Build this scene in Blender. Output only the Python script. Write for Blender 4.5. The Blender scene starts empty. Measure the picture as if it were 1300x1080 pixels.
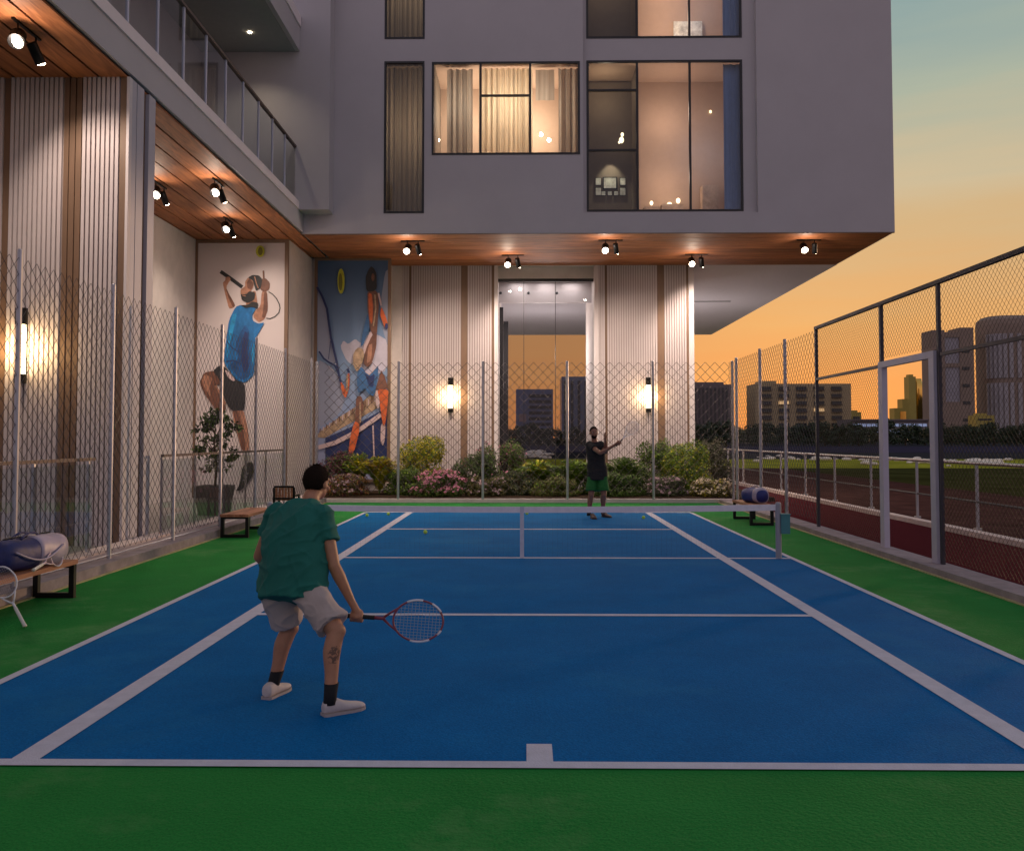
import bpy, bmesh, math, random, time
T0_ = time.time()
from mathutils import Vector, Matrix, noise
random.seed(7)
R = math.radians
sc = bpy.context.scene
col = sc.collection

# ------------------------------------------------------------------ camera
F = 1150.0
YAW = 17.0 / F
HOR = 556.0
PIT = math.atan(47.0 / F)
CY = HOR - 47.0
CAM = Vector((0, 0, 1.7))
fwd = Vector((-math.sin(YAW) * math.cos(PIT), math.cos(YAW) * math.cos(PIT), math.sin(PIT)))
rgt = Vector((math.cos(YAW), math.sin(YAW), 0))
upv = rgt.cross(fwd)

def ray(u, v):
    return fwd * F + rgt * (u - 650.0) + upv * (CY - v)
def fp(u, v, Y):                # point of pixel ray on the plane y = Y
    d = ray(u, v); return CAM + d * ((Y - CAM.y) / d.y)
def gp(u, v, Z=0.0):            # on the plane z = Z
    d = ray(u, v); return CAM + d * ((Z - CAM.z) / d.z)
def sp(u, v, X):                # on the plane x = X
    d = ray(u, v); return CAM + d * ((X - CAM.x) / d.x)

cd = bpy.data.cameras.new("camera"); cam = bpy.data.objects.new("camera", cd); col.objects.link(cam)
cam.location = CAM; cam.rotation_euler = (R(90) + PIT, 0, YAW)
cd.sensor_width = 36; cd.lens = F * 36 / 1300; cd.shift_y = -(540 - CY) / 1300
cd.clip_start = 0.05; cd.clip_end = 6000
sc.camera = cam

# ------------------------------------------------------------------ render settings
sc.view_settings.view_transform = 'Standard'; sc.view_settings.look = 'None'
sc.view_settings.exposure = .13; sc.view_settings.gamma = 1
sc.cycles.use_denoising = True
sc.cycles.max_bounces = 8; sc.cycles.transparent_max_bounces = 24
sc.cycles.diffuse_bounces = 3; sc.cycles.glossy_bounces = 3
sc.cycles.caustics_reflective = False; sc.cycles.caustics_refractive = False
sc.cycles.sample_clamp_indirect = 4

# ------------------------------------------------------------------ world
w = bpy.data.worlds.new("World"); sc.world = w; w.use_nodes = True
nt = w.node_tree; nt.nodes.clear()
def N(t, **k):
    n = nt.nodes.new(t)
    for a, b in k.items(): setattr(n, a, b)
    return n
L = nt.links.new
out = N('ShaderNodeOutputWorld'); bg = N('ShaderNodeBackground'); L(bg.outputs[0], out.inputs[0])
tc = N('ShaderNodeTexCoord'); sep = N('ShaderNodeSeparateXYZ'); L(tc.outputs['Generated'], sep.inputs[0])
def ramp(stops, interp='EASE'):
    r = N('ShaderNodeValToRGB'); r.color_ramp.interpolation = interp
    e = r.color_ramp.elements
    e[0].position, e[0].color = stops[0][0], (*stops[0][1], 1)
    e[1].position, e[1].color = stops[-1][0], (*stops[-1][1], 1)
    for p, c in stops[1:-1]:
        x = e.new(p); x.color = (*c, 1)
    return r
front = ramp([(0.0, (.60, .23, .085)), (.05, (.64, .26, .09)), (.13, (.65, .335, .12)), (.20, (.56, .38, .19)), (.26, (.53, .43, .27)),
              (.33, (.36, .40, .31)), (.43, (.225, .325, .325)), (.65, (.17, .24, .30)), (1.0, (.22, .24, .31))], 'LINEAR')
back = ramp([(0.0, (.40, .31, .33)), (.2, (.42, .345, .385)), (.5, (.31, .275, .335)), (1.0, (.22, .24, .31))], 'LINEAR')
# thin streaks of cloud shift the band a little
mp = N('ShaderNodeMapping'); mp.inputs['Scale'].default_value = (1.2, 1.2, 11)
nz = N('ShaderNodeTexNoise'); nz.inputs['Scale'].default_value = 2.2; nz.inputs['Detail'].default_value = 5
L(tc.outputs['Generated'], mp.inputs[0]); L(mp.outputs[0], nz.inputs[0])
mm = N('ShaderNodeMath', operation='MULTIPLY_ADD'); mm.inputs[1].default_value = .12; mm.inputs[2].default_value = -.06
L(nz.outputs[0], mm.inputs[0])
ad = N('ShaderNodeMath', operation='ADD'); L(sep.outputs[2], ad.inputs[0]); L(mm.outputs[0], ad.inputs[1])
L(ad.outputs[0], front.inputs[0]); L(ad.outputs[0], back.inputs[0])
dt = N('ShaderNodeVectorMath', operation='DOT_PRODUCT'); dt.inputs[1].default_value = (.30, .954, 0)
L(tc.outputs['Generated'], dt.inputs[0])
mr = N('ShaderNodeMapRange'); mr.interpolation_type = 'SMOOTHSTEP'
mr.inputs['From Min'].default_value = -.25; mr.inputs['From Max'].default_value = .85
L(dt.outputs['Value'], mr.inputs[0])
mx = N('ShaderNodeMix', data_type='RGBA'); L(mr.outputs[0], mx.inputs[0]); L(back.outputs[0], mx.inputs[6]); L(front.outputs[0], mx.inputs[7])
sky = N('ShaderNodeTexSky', sky_type='NISHITA'); sky.sun_disc = False
sky.sun_elevation = R(1.5); sky.sun_rotation = R(17)
sa = N('ShaderNodeMix', data_type='RGBA', blend_type='ADD'); sa.inputs[0].default_value = .012
L(mx.outputs[2], sa.inputs[6]); L(sky.outputs[0], sa.inputs[7])
L(sa.outputs[2], bg.inputs[0]); bg.inputs[1].default_value = 1.0

sl = bpy.data.lights.new("sun", 'SUN'); sl.energy = 1.0; sl.angle = R(3); sl.color = (1, .62, .36)
so = bpy.data.objects.new("sun", sl); col.objects.link(so)
so.rotation_euler = (R(86), 0, R(180 - 17 - 28))
so.location = (0, 0, 40)

# ------------------------------------------------------------------ materials
def bsdf(m): return m.node_tree.nodes['Principled BSDF']
def mat(name, c, rough=.6, metal=0, var=.0, vscale=6, bump=0, bscale=60, emit=None, est=0, stretch=None, spec=None, sheen=0):
    m = bpy.data.materials.new(name); m.use_nodes = True
    t = m.node_tree; b = bsdf(m)
    b.inputs['Base Color'].default_value = (*c, 1); b.inputs['Roughness'].default_value = rough
    b.inputs['Metallic'].default_value = metal
    if spec is not None: b.inputs['Specular IOR Level'].default_value = spec
    if emit: b.inputs['Emission Color'].default_value = (*emit, 1); b.inputs['Emission Strength'].default_value = est
    g = t.nodes.new('ShaderNodeNewGeometry')
    src = g.outputs['Position']
    if stretch:
        mpn = t.nodes.new('ShaderNodeMapping'); mpn.inputs['Scale'].default_value = stretch
        t.links.new(src, mpn.inputs[0]); src = mpn.outputs[0]
    if var:
        n = t.nodes.new('ShaderNodeTexNoise'); n.inputs['Scale'].default_value = vscale; n.inputs['Detail'].default_value = 6
        n.inputs['Roughness'].default_value = .65
        t.links.new(src, n.inputs[0])
        r = t.nodes.new('ShaderNodeMapRange'); r.inputs['From Min'].default_value = .3; r.inputs['From Max'].default_value = .7
        r.inputs['To Min'].default_value = 1 - var; r.inputs['To Max'].default_value = 1 + var
        t.links.new(n.outputs[0], r.inputs[0])
        v = t.nodes.new('ShaderNodeVectorMath'); v.operation = 'SCALE'; v.inputs[0].default_value = c
        t.links.new(r.outputs[0], v.inputs['Scale']); t.links.new(v.outputs[0], b.inputs['Base Color'])
    if bump:
        n = t.nodes.new('ShaderNodeTexNoise'); n.inputs['Scale'].default_value = bscale; n.inputs['Detail'].default_value = 4
        t.links.new(src, n.inputs[0])
        bp = t.nodes.new('ShaderNodeBump'); bp.inputs['Strength'].default_value = bump; bp.inputs['Distance'].default_value = .01
        t.links.new(n.outputs[0], bp.inputs['Height']); t.links.new(bp.outputs[0], b.inputs['Normal'])
    return m

def glass_mat(name, tint=(.85, .9, .95), refl=1.0, ior=1.5, rough=.0):
    m = bpy.data.materials.new(name); m.use_nodes = True; t = m.node_tree; t.nodes.clear()
    o = t.nodes.new('ShaderNodeOutputMaterial'); mixn = t.nodes.new('ShaderNodeMixShader')
    tr = t.nodes.new('ShaderNodeBsdfTransparent'); tr.inputs[0].default_value = (*tint, 1)
    gl = t.nodes.new('ShaderNodeBsdfGlossy'); gl.inputs[0].default_value = (refl, refl, refl, 1); gl.inputs['Roughness'].default_value = rough
    fr = t.nodes.new('ShaderNodeFresnel'); fr.inputs[0].default_value = ior
    t.links.new(fr.outputs[0], mixn.inputs[0]); t.links.new(tr.outputs[0], mixn.inputs[1]); t.links.new(gl.outputs[0], mixn.inputs[2])
    t.links.new(mixn.outputs[0], o.inputs[0]); return m

def court_mat(name, c, rough, c2=None, bs=70, bump=.55):
    """acrylic over asphalt: fine grain, broad mottling, light scuffs"""
    m = mat(name, c, rough, var=.10, vscale=1.3, bump=bump, bscale=bs)
    t = m.node_tree; b = bsdf(m)
    lk = b.inputs['Base Color'].links[0].from_socket
    g = t.nodes.new('ShaderNodeNewGeometry')
    n = t.nodes.new('ShaderNodeTexNoise'); n.inputs['Scale'].default_value = 95; n.inputs['Detail'].default_value = 3
    t.links.new(g.outputs['Position'], n.inputs[0])
    r = t.nodes.new('ShaderNodeMapRange'); r.inputs['From Min'].default_value = .35; r.inputs['From Max'].default_value = .65
    r.inputs['To Min'].default_value = .82; r.inputs['To Max'].default_value = 1.18
    t.links.new(n.outputs[0], r.inputs[0])
    v = t.nodes.new('ShaderNodeVectorMath'); v.operation = 'SCALE'; t.links.new(lk, v.inputs[0]); t.links.new(r.outputs[0], v.inputs['Scale'])
    last = v.outputs[0]
    if c2:
        n2 = t.nodes.new('ShaderNodeTexNoise'); n2.inputs['Scale'].default_value = .45; n2.inputs['Detail'].default_value = 9; n2.inputs['Roughness'].default_value = .75
        t.links.new(g.outputs['Position'], n2.inputs[0])
        r2 = t.nodes.new('ShaderNodeMapRange'); r2.inputs['From Min'].default_value = .52; r2.inputs['From Max'].default_value = .70; r2.inputs['To Max'].default_value = .65
        t.links.new(n2.outputs[0], r2.inputs[0])
        mxn = t.nodes.new('ShaderNodeMix'); mxn.data_type = 'RGBA'; mxn.inputs[7].default_value = (*c2, 1)
        t.links.new(r2.outputs[0], mxn.inputs[0]); t.links.new(last, mxn.inputs[6]); last = mxn.outputs[2]
    t.links.new(last, b.inputs['Base Color'])
    return m

M = {}
M['blue'] = court_mat('court_blue', (.001, .135, .375), .85, (.016, .185, .40))
M['green'] = court_mat('court_green', (.022, .225, .042), .8, (.16, .32, .12), 38, .9)
M['line'] = mat('line_paint', (.58, .57, .66), .7, var=.10, vscale=8, bump=.4, bscale=90)
M['facade'] = mat('facade_render', (.52, .485, .50), .85, var=.035, vscale=.8, bump=.12, bscale=90)
M['coping'] = mat('coping_stone', (.88, .78, .78), .8, var=.04, vscale=2)
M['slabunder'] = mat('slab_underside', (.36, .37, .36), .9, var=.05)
M['grayceil'] = mat('grey_ceiling', (.80, .78, .82), .9, var=.03)
M['wallbeige'] = mat('beige_plaster', (.62, .56, .53), .85, var=.08, vscale=3, bump=.2, bscale=40)
M['flute'] = mat('fluted_white', (.60, .53, .53), .65, var=.04, vscale=2)
M['flutegap'] = mat('flute_gap', (.36, .29, .27), .8)
M['brown'] = mat('bronze_strip', (.20, .12, .075), .55, var=.12, vscale=8, stretch=(1, 1, .2))
M['trimlight'] = mat('light_trim', (.66, .60, .60), .6)
M['trimlav'] = mat('lavender_trim', (.47, .46, .53), .5, .1)
M['dark'] = mat('dark_frame', (.012, .012, .014), .4)
M['black'] = mat('black_metal', (.012, .012, .013), .38, .6)
M['steel'] = mat('galvanised_steel', (.45, .45, .50), .38, .85, var=.15, vscale=30, stretch=(1, 1, .1))
M['wire'] = mat('mesh_wire', (.10, .08, .08), .5, .5)
M['wirebr'] = mat('mesh_wire_bronze', (.085, .052, .03), .45, .6)
M['darkpost'] = mat('dark_grey_post', (.055, .05, .065), .5, .4)
M['whitepaint'] = mat('pale_paint', (.52, .48, .58), .45, var=.05, vscale=5)
M['bronzerail'] = mat('bronze_rail', (.16, .115, .10), .6, .3)
M['concrete'] = mat('kerb_concrete', (.34, .29, .30), .9, var=.2, vscale=4, bump=.5, bscale=30)
M['palecon'] = mat('pale_kerb', (.62, .52, .50), .85, var=.12, vscale=5, bump=.3)
M['yellowedge'] = mat('kerb_edge', (.45, .40, .20), .9, var=.15, vscale=6)
M['gravel'] = mat('red_gravel', (.095, .022, .026), .95, var=.55, vscale=45, bump=1, bscale=60)
M['dirt'] = mat('brown_dirt', (.07, .035, .032), .95, var=.4, vscale=1.3, bump=.6, bscale=10)
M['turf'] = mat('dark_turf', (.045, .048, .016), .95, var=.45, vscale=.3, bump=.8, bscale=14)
M['turfl'] = mat('turf_painted_lit', (.30, .30, .035), .95, var=.4, vscale=.3)  # brighter yellow-green: light on the far strip put into its colour
M['road'] = mat('asphalt', (.045, .04, .065), .7, var=.2, vscale=.2)
M['base'] = mat('far_ground', (.04, .04, .045), .95, var=.2, vscale=.05)
M['tile'] = mat('terrace_tile', (.22, .20, .19), .5, var=.1, vscale=2)
M['soil'] = mat('soil', (.05, .035, .025), .95, var=.4, vscale=12, bump=1, bscale=25)
M['glass'] = glass_mat('clear_glass')
M['glassb'] = glass_mat('balustrade_glass', (.78, .84, .88), 1, 1.5)
M['glasst'] = glass_mat('tinted_lobby_glass', (.50, .49, .50), 1, 1.45)
M['lamp'] = mat('lamp_lens', (1, 1, 1), .5, emit=(1, .80, .55), est=38)
M['sconce'] = mat('sconce_tube', (1, .95, .85), .5, emit=(1, .78, .42), est=6)
M['ball'] = mat('ball_felt', (.55, .75, .10), .9, bump=.5, bscale=200)
M['curtain'] = mat('curtain_cloth', (.62, .52, .36), .9, var=.1, vscale=3, stretch=(6, 6, .1))
bsdf(M['curtain']).inputs['Transmission Weight'].default_value = 0
M['curtaind'] = mat('taupe_curtain', (.40, .33, .25), .9, var=.15, vscale=3, stretch=(6, 6, .1))
M['roomwall'] = mat('room_wall', (.55, .40, .30), .9, var=.03)
M['roomdark'] = mat('room_dark', (.20, .16, .12), .9, var=.05)
M['roomblue'] = mat('blue_blind', (.33, .46, .74), .8, var=.05)
M['picture'] = mat('picture_print', (.75, .75, .65), .7, var=.4, vscale=6)

def wood_mat(name, c1, c2, axis):
    m = bpy.data.materials.new(name); m.use_nodes = True; t = m.node_tree; b = bsdf(m)
    g = t.nodes.new('ShaderNodeNewGeometry'); mpn = t.nodes.new('ShaderNodeMapping')
    s = [7, 7, 7]; s[axis] = .7; mpn.inputs['Scale'].default_value = s
    t.links.new(g.outputs['Position'], mpn.inputs[0])
    n = t.nodes.new('ShaderNodeTexNoise'); n.inputs['Scale'].default_value = 1.6; n.inputs['Detail'].default_value = 8; n.inputs['Distortion'].default_value = 1.2
    t.links.new(mpn.outputs[0], n.inputs[0])
    r = t.nodes.new('ShaderNodeValToRGB'); r.color_ramp.elements[0].position = .33; r.color_ramp.elements[1].position = .68
    r.color_ramp.elements[0].color = (*c1, 1); r.color_ramp.elements[1].color = (*c2, 1)
    t.links.new(n.outputs[0], r.inputs[0])
    rr = t.nodes.new('ShaderNodeMapRange'); rr.inputs['To Min'].default_value = .7; rr.inputs['To Max'].default_value = 1.25
    t.links.new(g.outputs['Random Per Island'], rr.inputs[0])
    v = t.nodes.new('ShaderNodeVectorMath'); v.operation = 'SCALE'
    t.links.new(r.outputs[0], v.inputs[0]); t.links.new(rr.outputs[0], v.inputs['Scale']); t.links.new(v.outputs[0], b.inputs['Base Color'])
    b.inputs['Roughness'].default_value = .62
    return m
M['woodY'] = wood_mat('soffit_wood_long', (.26, .085, .03), (.50, .19, .07), 1)
M['woodX'] = wood_mat('soffit_wood_cross', (.26, .085, .03), (.50, .19, .07), 0)
M['benchwood'] = wood_mat('bench_wood', (.26, .10, .05), (.44, .19, .10), 1)

for q_ in ('gravel', 'dirt', 'turf', 'turfl', 'base', 'soil', 'concrete', 'road'): bsdf(M[q_]).inputs['Specular IOR Level'].default_value = 0
for q_ in ('blue', 'green'): bsdf(M[q_]).inputs['Specular IOR Level'].default_value = .06
# ------------------------------------------------------------------ mesh builder
class MB:
    def __init__(s): s.v = []; s.f = []; s.m = []
    def quad(s, a, b, c, d, m=0):
        i = len(s.v); s.v += [Vector(p) for p in (a, b, c, d)]; s.f.append((i, i+1, i+2, i+3)); s.m.append(m)
    def poly(s, pts, m=0):
        i = len(s.v); s.v += [Vector(p) for p in pts]; s.f.append(tuple(range(i, i+len(pts)))); s.m.append(m)
    def box(s, x0, x1, y0, y1, z0, z1, m=0):
        i = len(s.v)
        s.v += [Vector(p) for p in ((x0,y0,z0),(x1,y0,z0),(x1,y1,z0),(x0,y1,z0),(x0,y0,z1),(x1,y0,z1),(x1,y1,z1),(x0,y1,z1))]
        for q in ((0,3,2,1),(4,5,6,7),(0,1,5,4),(1,2,6,5),(2,3,7,6),(3,0,4,7)):
            s.f.append(tuple(i+k for k in q)); s.m.append(m)
    def tube(s, path, r, n=8, m=0, cap=True, closed=False, flat=None):
        path = [Vector(p) for p in path]; k = len(path)
        rs = r if isinstance(r, (list, tuple)) else [r] * k
        base = len(s.v); prev = None
        for j, p in enumerate(path):
            if closed: t = path[(j+1) % k] - path[j-1]
            else: t = path[min(j+1, k-1)] - path[max(j-1, 0)]
            if t.length < 1e-9: t = Vector((0, 0, 1))
            t.normalize()
            if prev is None:
                a = Vector((0, 0, 1)) if abs(t.z) < .9 else Vector((0, 1, 0))
                u = t.cross(a).normalized()
            else:
                u = (prev - t * prev.dot(t))
                u = u.normalized() if u.length > 1e-6 else t.orthogonal().normalized()
            prev = u; v = t.cross(u)
            for q in range(n):
                an = 2 * math.pi * q / n
                s.v.append(p + (u * math.cos(an) + v * math.sin(an)) * rs[j])
        for j in range(k if closed else k-1):
            for q in range(n):
                a = base + j*n + q; b = base + j*n + (q+1) % n
                c = base + ((j+1) % k)*n + (q+1) % n; d = base + ((j+1) % k)*n + q
                s.f.append((a, b, c, d)); s.m.append(m)
        if cap and not closed:
            s.f.append(tuple(base + q for q in reversed(range(n)))); s.m.append(m)
            s.f.append(tuple(base + (k-1)*n + q for q in range(n))); s.m.append(m)
    def ell(s, c, ax, ay, az, nu=16, nv=10, m=0):
        c = Vector(c); ax = Vector(ax); ay = Vector(ay); az = Vector(az); base = len(s.v)
        s.v.append(c - az)
        for j in range(1, nv):
            th = math.pi * j / nv
            for q in range(nu):
                an = 2*math.pi*q/nu
                s.v.append(c - az*math.cos(th) + (ax*math.cos(an) + ay*math.sin(an))*math.sin(th))
        s.v.append(c + az); top = len(s.v) - 1
        for q in range(nu):
            s.f.append((base, base+1+(q+1) % nu, base+1+q)); s.m.append(m)
            for j in range(nv-2):
                a = base+1+j*nu+q; b = base+1+j*nu+(q+1) % nu
                s.f.append((a, b, b+nu, a+nu)); s.m.append(m)
            s.f.append((top, base+1+(nv-2)*nu+q, base+1+(nv-2)*nu+(q+1) % nu)); s.m.append(m)
    def loft(s, rings, n=24, m=0, power=2.0):
        """rings: (center, u, v) half-axis vectors; closed with caps; superellipse when power > 2"""
        base = len(s.v)
        for c, u, v in rings:
            for q in range(n):
                an = 2*math.pi*q/n; ca, sa_ = math.cos(an), math.sin(an)
                ca = math.copysign(abs(ca)**(2/power), ca); sa_ = math.copysign(abs(sa_)**(2/power), sa_)
                s.v.append(Vector(c) + Vector(u)*ca + Vector(v)*sa_)
        for j in range(len(rings)-1):
            for q in range(n):
                a = base+j*n+q; b = base+j*n+(q+1) % n
                s.f.append((a, b, b+n, a+n)); s.m.append(m)
        s.f.append(tuple(base+q for q in reversed(range(n)))); s.m.append(m)
        k = len(rings)-1
        s.f.append(tuple(base+k*n+q for q in range(n))); s.m.append(m)
    def capsule(s, pts, rs, n=14, m=0):
        """smooth chain with round ends"""
        pts = [Vector(p) for p in pts]
        P_, Q_ = [], []
        d = (pts[1]-pts[0]).normalized()
        for a in (80, 50, 22): P_.append(pts[0] - d*rs[0]*math.sin(R(a))); Q_.append(rs[0]*math.cos(R(a)))
        for i in range(len(pts)-1):
            steps = 6
            p0 = pts[max(i-1, 0)]; p1 = pts[i]; p2 = pts[i+1]; p3 = pts[min(i+2, len(pts)-1)]
            for k in range(steps):
                t = k/steps
                c = .5*((2*p1) + (p2-p0)*t + (2*p0-5*p1+4*p2-p3)*t*t + (3*p1-p0-3*p2+p3)*t**3)
                P_.append(c); Q_.append(rs[i]*(1-t)+rs[i+1]*t)
        P_.append(pts[-1]); Q_.append(rs[-1])
        d = (pts[-1]-pts[-2]).normalized()
        for a in (22, 50, 80): P_.append(pts[-1] + d*rs[-1]*math.sin(R(a))); Q_.append(rs[-1]*math.cos(R(a)))
        s.tube(P_, Q_, n, m)
    def build(s, name, mats, parent=None, smooth=False, offset=None, fix=False):
        me = bpy.data.meshes.new(name)
        off = Vector(offset) if offset is not None else (parent_world(parent) if parent else Vector((0, 0, 0)))
        me.from_pydata([tuple(p - off) for p in s.v], [], s.f)
        if not isinstance(mats, (list, tuple)): mats = [mats]
        for q in mats: me.materials.append(M[q] if isinstance(q, str) else q)
        for p, k in zip(me.polygons, s.m):
            p.material_index = min(k, len(mats)-1); p.use_smooth = smooth
        if fix:
            bm = bmesh.new(); bm.from_mesh(me); bmesh.ops.recalc_face_normals(bm, faces=bm.faces); bm.to_mesh(me); bm.free()
        me.update()
        o = bpy.data.objects.new(name, me); col.objects.link(o)
        if parent: o.parent = parent
        elif offset is not None: o.location = off
        return o

def parent_world(p):
    v = Vector((0, 0, 0))
    while p is not None: v += p.location; p = p.parent
    return v
def tag(o, label=None, cat=None, group=None, kind=None):
    if label: o['label'] = label
    if cat: o['category'] = cat
    if group: o['group'] = group
    if kind: o['kind'] = kind
    return o
def thing(name, loc, label, cat, group=None, rz=0):
    o = bpy.data.objects.new(name, None); col.objects.link(o); o.location = loc; o.rotation_euler = (0, 0, rz)
    o.empty_display_size = .2
    return tag(o, label, cat, group)
def struct(name, mb, mats, label=None, cat=None, **k):
    o = mb.build(name, mats, **k); o['kind'] = 'structure'
    if label: o['label'] = label
    if cat: o['category'] = cat
    return o
def kids(o): return [c for c in bpy.data.objects if c.parent == o]
def copy_tree(o, parent=None):
    c = o.copy(); col.objects.link(c); c.parent = parent
    for ch in kids(o): copy_tree(ch, c)
    return c
def baked(o, voxel, smooth=3, disp=None):
    """make one continuous surface of overlapping closed shells"""
    md = o.modifiers.new('r', 'REMESH'); md.mode = 'VOXEL'; md.voxel_size = voxel; md.use_smooth_shade = True
    if smooth:
        ms = o.modifiers.new('s', 'SMOOTH'); ms.factor = .6; ms.iterations = smooth
    tmp = bpy.data.scenes.new('tmp'); tmp.collection.objects.link(o); par = o.parent; o.parent = None; col.objects.unlink(o)
    with bpy.context.temp_override(scene=tmp, view_layer=tmp.view_layers[0]): dg = bpy.context.evaluated_depsgraph_get()
    dg.update()
    me = bpy.data.meshes.new_from_object(o.evaluated_get(dg))
    col.objects.link(o); tmp.collection.objects.unlink(o); bpy.data.scenes.remove(tmp); o.parent = par
    o.modifiers.clear(); mats = list(o.data.materials); old = o.data; o.data = me
    bpy.data.meshes.remove(old)
    if not me.materials:
        for m_ in mats: me.materials.append(m_)
    for p in me.polygons: p.use_smooth = True; p.material_index = 0
    if disp:
        ns = [v.normal.copy() for v in me.vertices]
        for v, nn in zip(me.vertices, ns): v.co += nn * disp(v.co)
    me.update()
    return o

# ================================================================== LEVELS
print('STEP', round(time.time()-T0_, 1), 'LEVELS')
ZS = 7.15                                   # soffit height
YF = gp(700, 296, ZS).y                     # front face of the tower
YW = gp(700, 336.5, ZS).y                   # fluted back wall
XE = gp(385, 297, ZS).x                     # edge of the wing
YL = gp(80, 98, ZS).y                       # fluted wall of the wing
YP1 = gp(305, 304, ZS).y                    # wall of the first poster
YP2 = gp(450, 328, ZS).y
XR = gp(1137, 294, ZS).x                    # right edge of the tower
YE = gp(890, 424.5, ZS).y                   # rear edge of the tower
XREC = gp(243, 300, ZS).x
XS2 = gp(369, 305, ZS).x
print('LEVELS', YF, YW, XE, YL, YP1, YP2, XR, YE, XREC, XS2)

# ================================================================== GROUND
print('STEP', round(time.time()-T0_, 1), 'GROUND')
b = MB(); b.box(-1500, 1500, -60, 3000, -1.2, -.03); struct('ground', b, 'base')
CX = .065
XL_G, XR_G = -5.27, 5.09
YB = gp(680, 972, 0).y; YFB = gp(680, 650.5, 0).y; YNET = gp(700, 708.5, 0).y
YS1 = gp(680, 781, 0).y; YS2 = gp(680, 672, 0).y
YG = 23.95
b = MB(); b.box(XL_G, XR_G, -8, YG, -.02, 0)
struct('court_surround', b, 'green', 'green acrylic run-off surface around the blue court')
XDL, XDR, XSL, XSR = -3.655, 3.765, -2.645, 2.795
b = MB(); b.quad((XDL, YB, .004), (XDR, YB, .004), (XDR, YFB, .004), (XDL, YFB, .004)); struct('court_floor', b, 'blue')
b = MB(); z = .008
def hl(y, x0, x1, wd): b.quad((x0, y-wd/2, z), (x1, y-wd/2, z), (x1, y+wd/2, z), (x0, y+wd/2, z))
def vl(x, y0, y1, wd): b.quad((x-wd/2, y0, z), (x+wd/2, y0, z), (x+wd/2, y1, z), (x-wd/2, y1, z))
hl(YB, XDL-1.2, XDR+.04, .095); hl(YFB, XDL, XDR, .13)
vl(XDL, YB+.0475, YFB-.065, .075); vl(XDR, YB+.0475, YFB-.065, .075)
for x in (XSL, XSR):
    vl(x, YB+.0475, YS1-.05, .15); vl(x, YS1+.05, YNET-.05, .15); vl(x, YNET+.05, YS2-.06, .15); vl(x, YS2+.06, YFB-.065, .15)
hl(YS1, XSL-.075, XSR+.075, .10); hl(YNET, XDL+.04, XDR-.04, .10); hl(YS2, XSL-.075, XSR+.075, .12)
vl(.075, YB+.0475, YB+.32, .14)
struct('court_lines', b, 'line')

# left and right kerbs
b = MB(); b.box(-5.9, XL_G, -8, YG, -.02, .125); b.box(-5.9, -5.62, -8, YG, .125, .20, 1)
struct('kerb', b, ['concrete', 'palecon'])
b = MB(); b.box(XL_G+.001, XL_G+.05, -8, YG, 0, .012); struct('edge_strip', b, 'yellowedge')
b = MB(); b.box(XR_G-.05, XR_G-.001, -8, YG, 0, .012); struct('edge_strip', b, 'yellowedge')
b = MB(); b.box(XR_G, 5.46, -8, YG+.2, -.02, .085); struct('kerb', b, 'concrete')
b = MB(); b.box(5.46, 7.62, -8, 51.9, -.02, .02); struct('gravel_path', b, 'gravel')
b = MB(); b.box(7.62, 7.82, -8, 51.9, -.02, .11); struct('pale_kerb', b, 'palecon')
b = MB(); b.box(7.82, 14.5, -8, 51.9, -.028, -.012); struct('dirt_track', b, 'dirt')
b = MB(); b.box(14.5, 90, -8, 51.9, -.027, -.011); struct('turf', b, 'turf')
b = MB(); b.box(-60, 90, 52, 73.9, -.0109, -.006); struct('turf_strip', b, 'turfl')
b = MB(); b.box(-200, 300, 108, 190, -.027, -.004); struct('road', b, 'road')
b = MB(); b.box(-40, 5.46, YG+.21, 51.9, -.027, .01); struct('terrace_paving', b, mat('bounce_paving', (.55, .50, .47), .8, var=.08, vscale=2))  # paving made pale to bounce sky light up onto the grey soffit
b = MB(); b.box(-14, -5.9, -8, YG+.21, -.02, .11); struct('terrace_floor', b, 'tile')
b = MB(); b.box(-5.9, 5.46, YG, YG+.2, -.02, .10); struct('kerb', b, 'palecon')
b = MB(); b.box(-5.9, 6.6, YG+.22, YW-.06, -.02, .13); struct('planting_bed', b, 'soil')
# grey apron beyond the railing
b = MB(); b.box(8.4, 12.4, 9, 15.6, -.011, -.002); struct('paved_apron', b, 'road')

# ================================================================== BUILDING
print('STEP', round(time.time()-T0_, 1), 'BUILDING')
bld = thing('apartment_building', (2, YF, 0), 'grey rendered apartment tower overhanging a fluted ground floor, with a balconied wing on the left', 'building')

def wall_holes(b, x0, x1, z0, z1, Y, holes, th=.25, m=0):
    xs = sorted(set([x0, x1] + [h[0] for h in holes] + [h[1] for h in holes]))
    zs = sorted(set([z0, z1] + [h[2] for h in holes] + [h[3] for h in holes]))
    xs = [x for x in xs if x0 <= x <= x1]; zs = [q for q in zs if z0 <= q <= z1]
    for i in range(len(xs)-1):
        for j in range(len(zs)-1):
            cx, cz = (xs[i]+xs[i+1])/2, (zs[j]+zs[j+1])/2
            if any(h[0] < cx < h[1] and h[2] < cz < h[3] for h in holes): continue
            b.quad((xs[i], Y, zs[j]), (xs[i+1], Y, zs[j]), (xs[i+1], Y, zs[j+1]), (xs[i], Y, zs[j+1]), m)
    for (a, c, d, e) in holes:
        e = min(e, z1)
        b.quad((a, Y, d), (a, Y, e), (a, Y+th, e), (a, Y+th, d), m); b.quad((c, Y, e), (c, Y, d), (c, Y+th, d), (c, Y+th, e), m)
        b.quad((a, Y, d), (a, Y+th, d), (c, Y+th, d), (c, Y, d), m)
        b.quad((a, Y, e), (c, Y, e), (c, Y+th, e), (a, Y+th, e), m)

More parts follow.
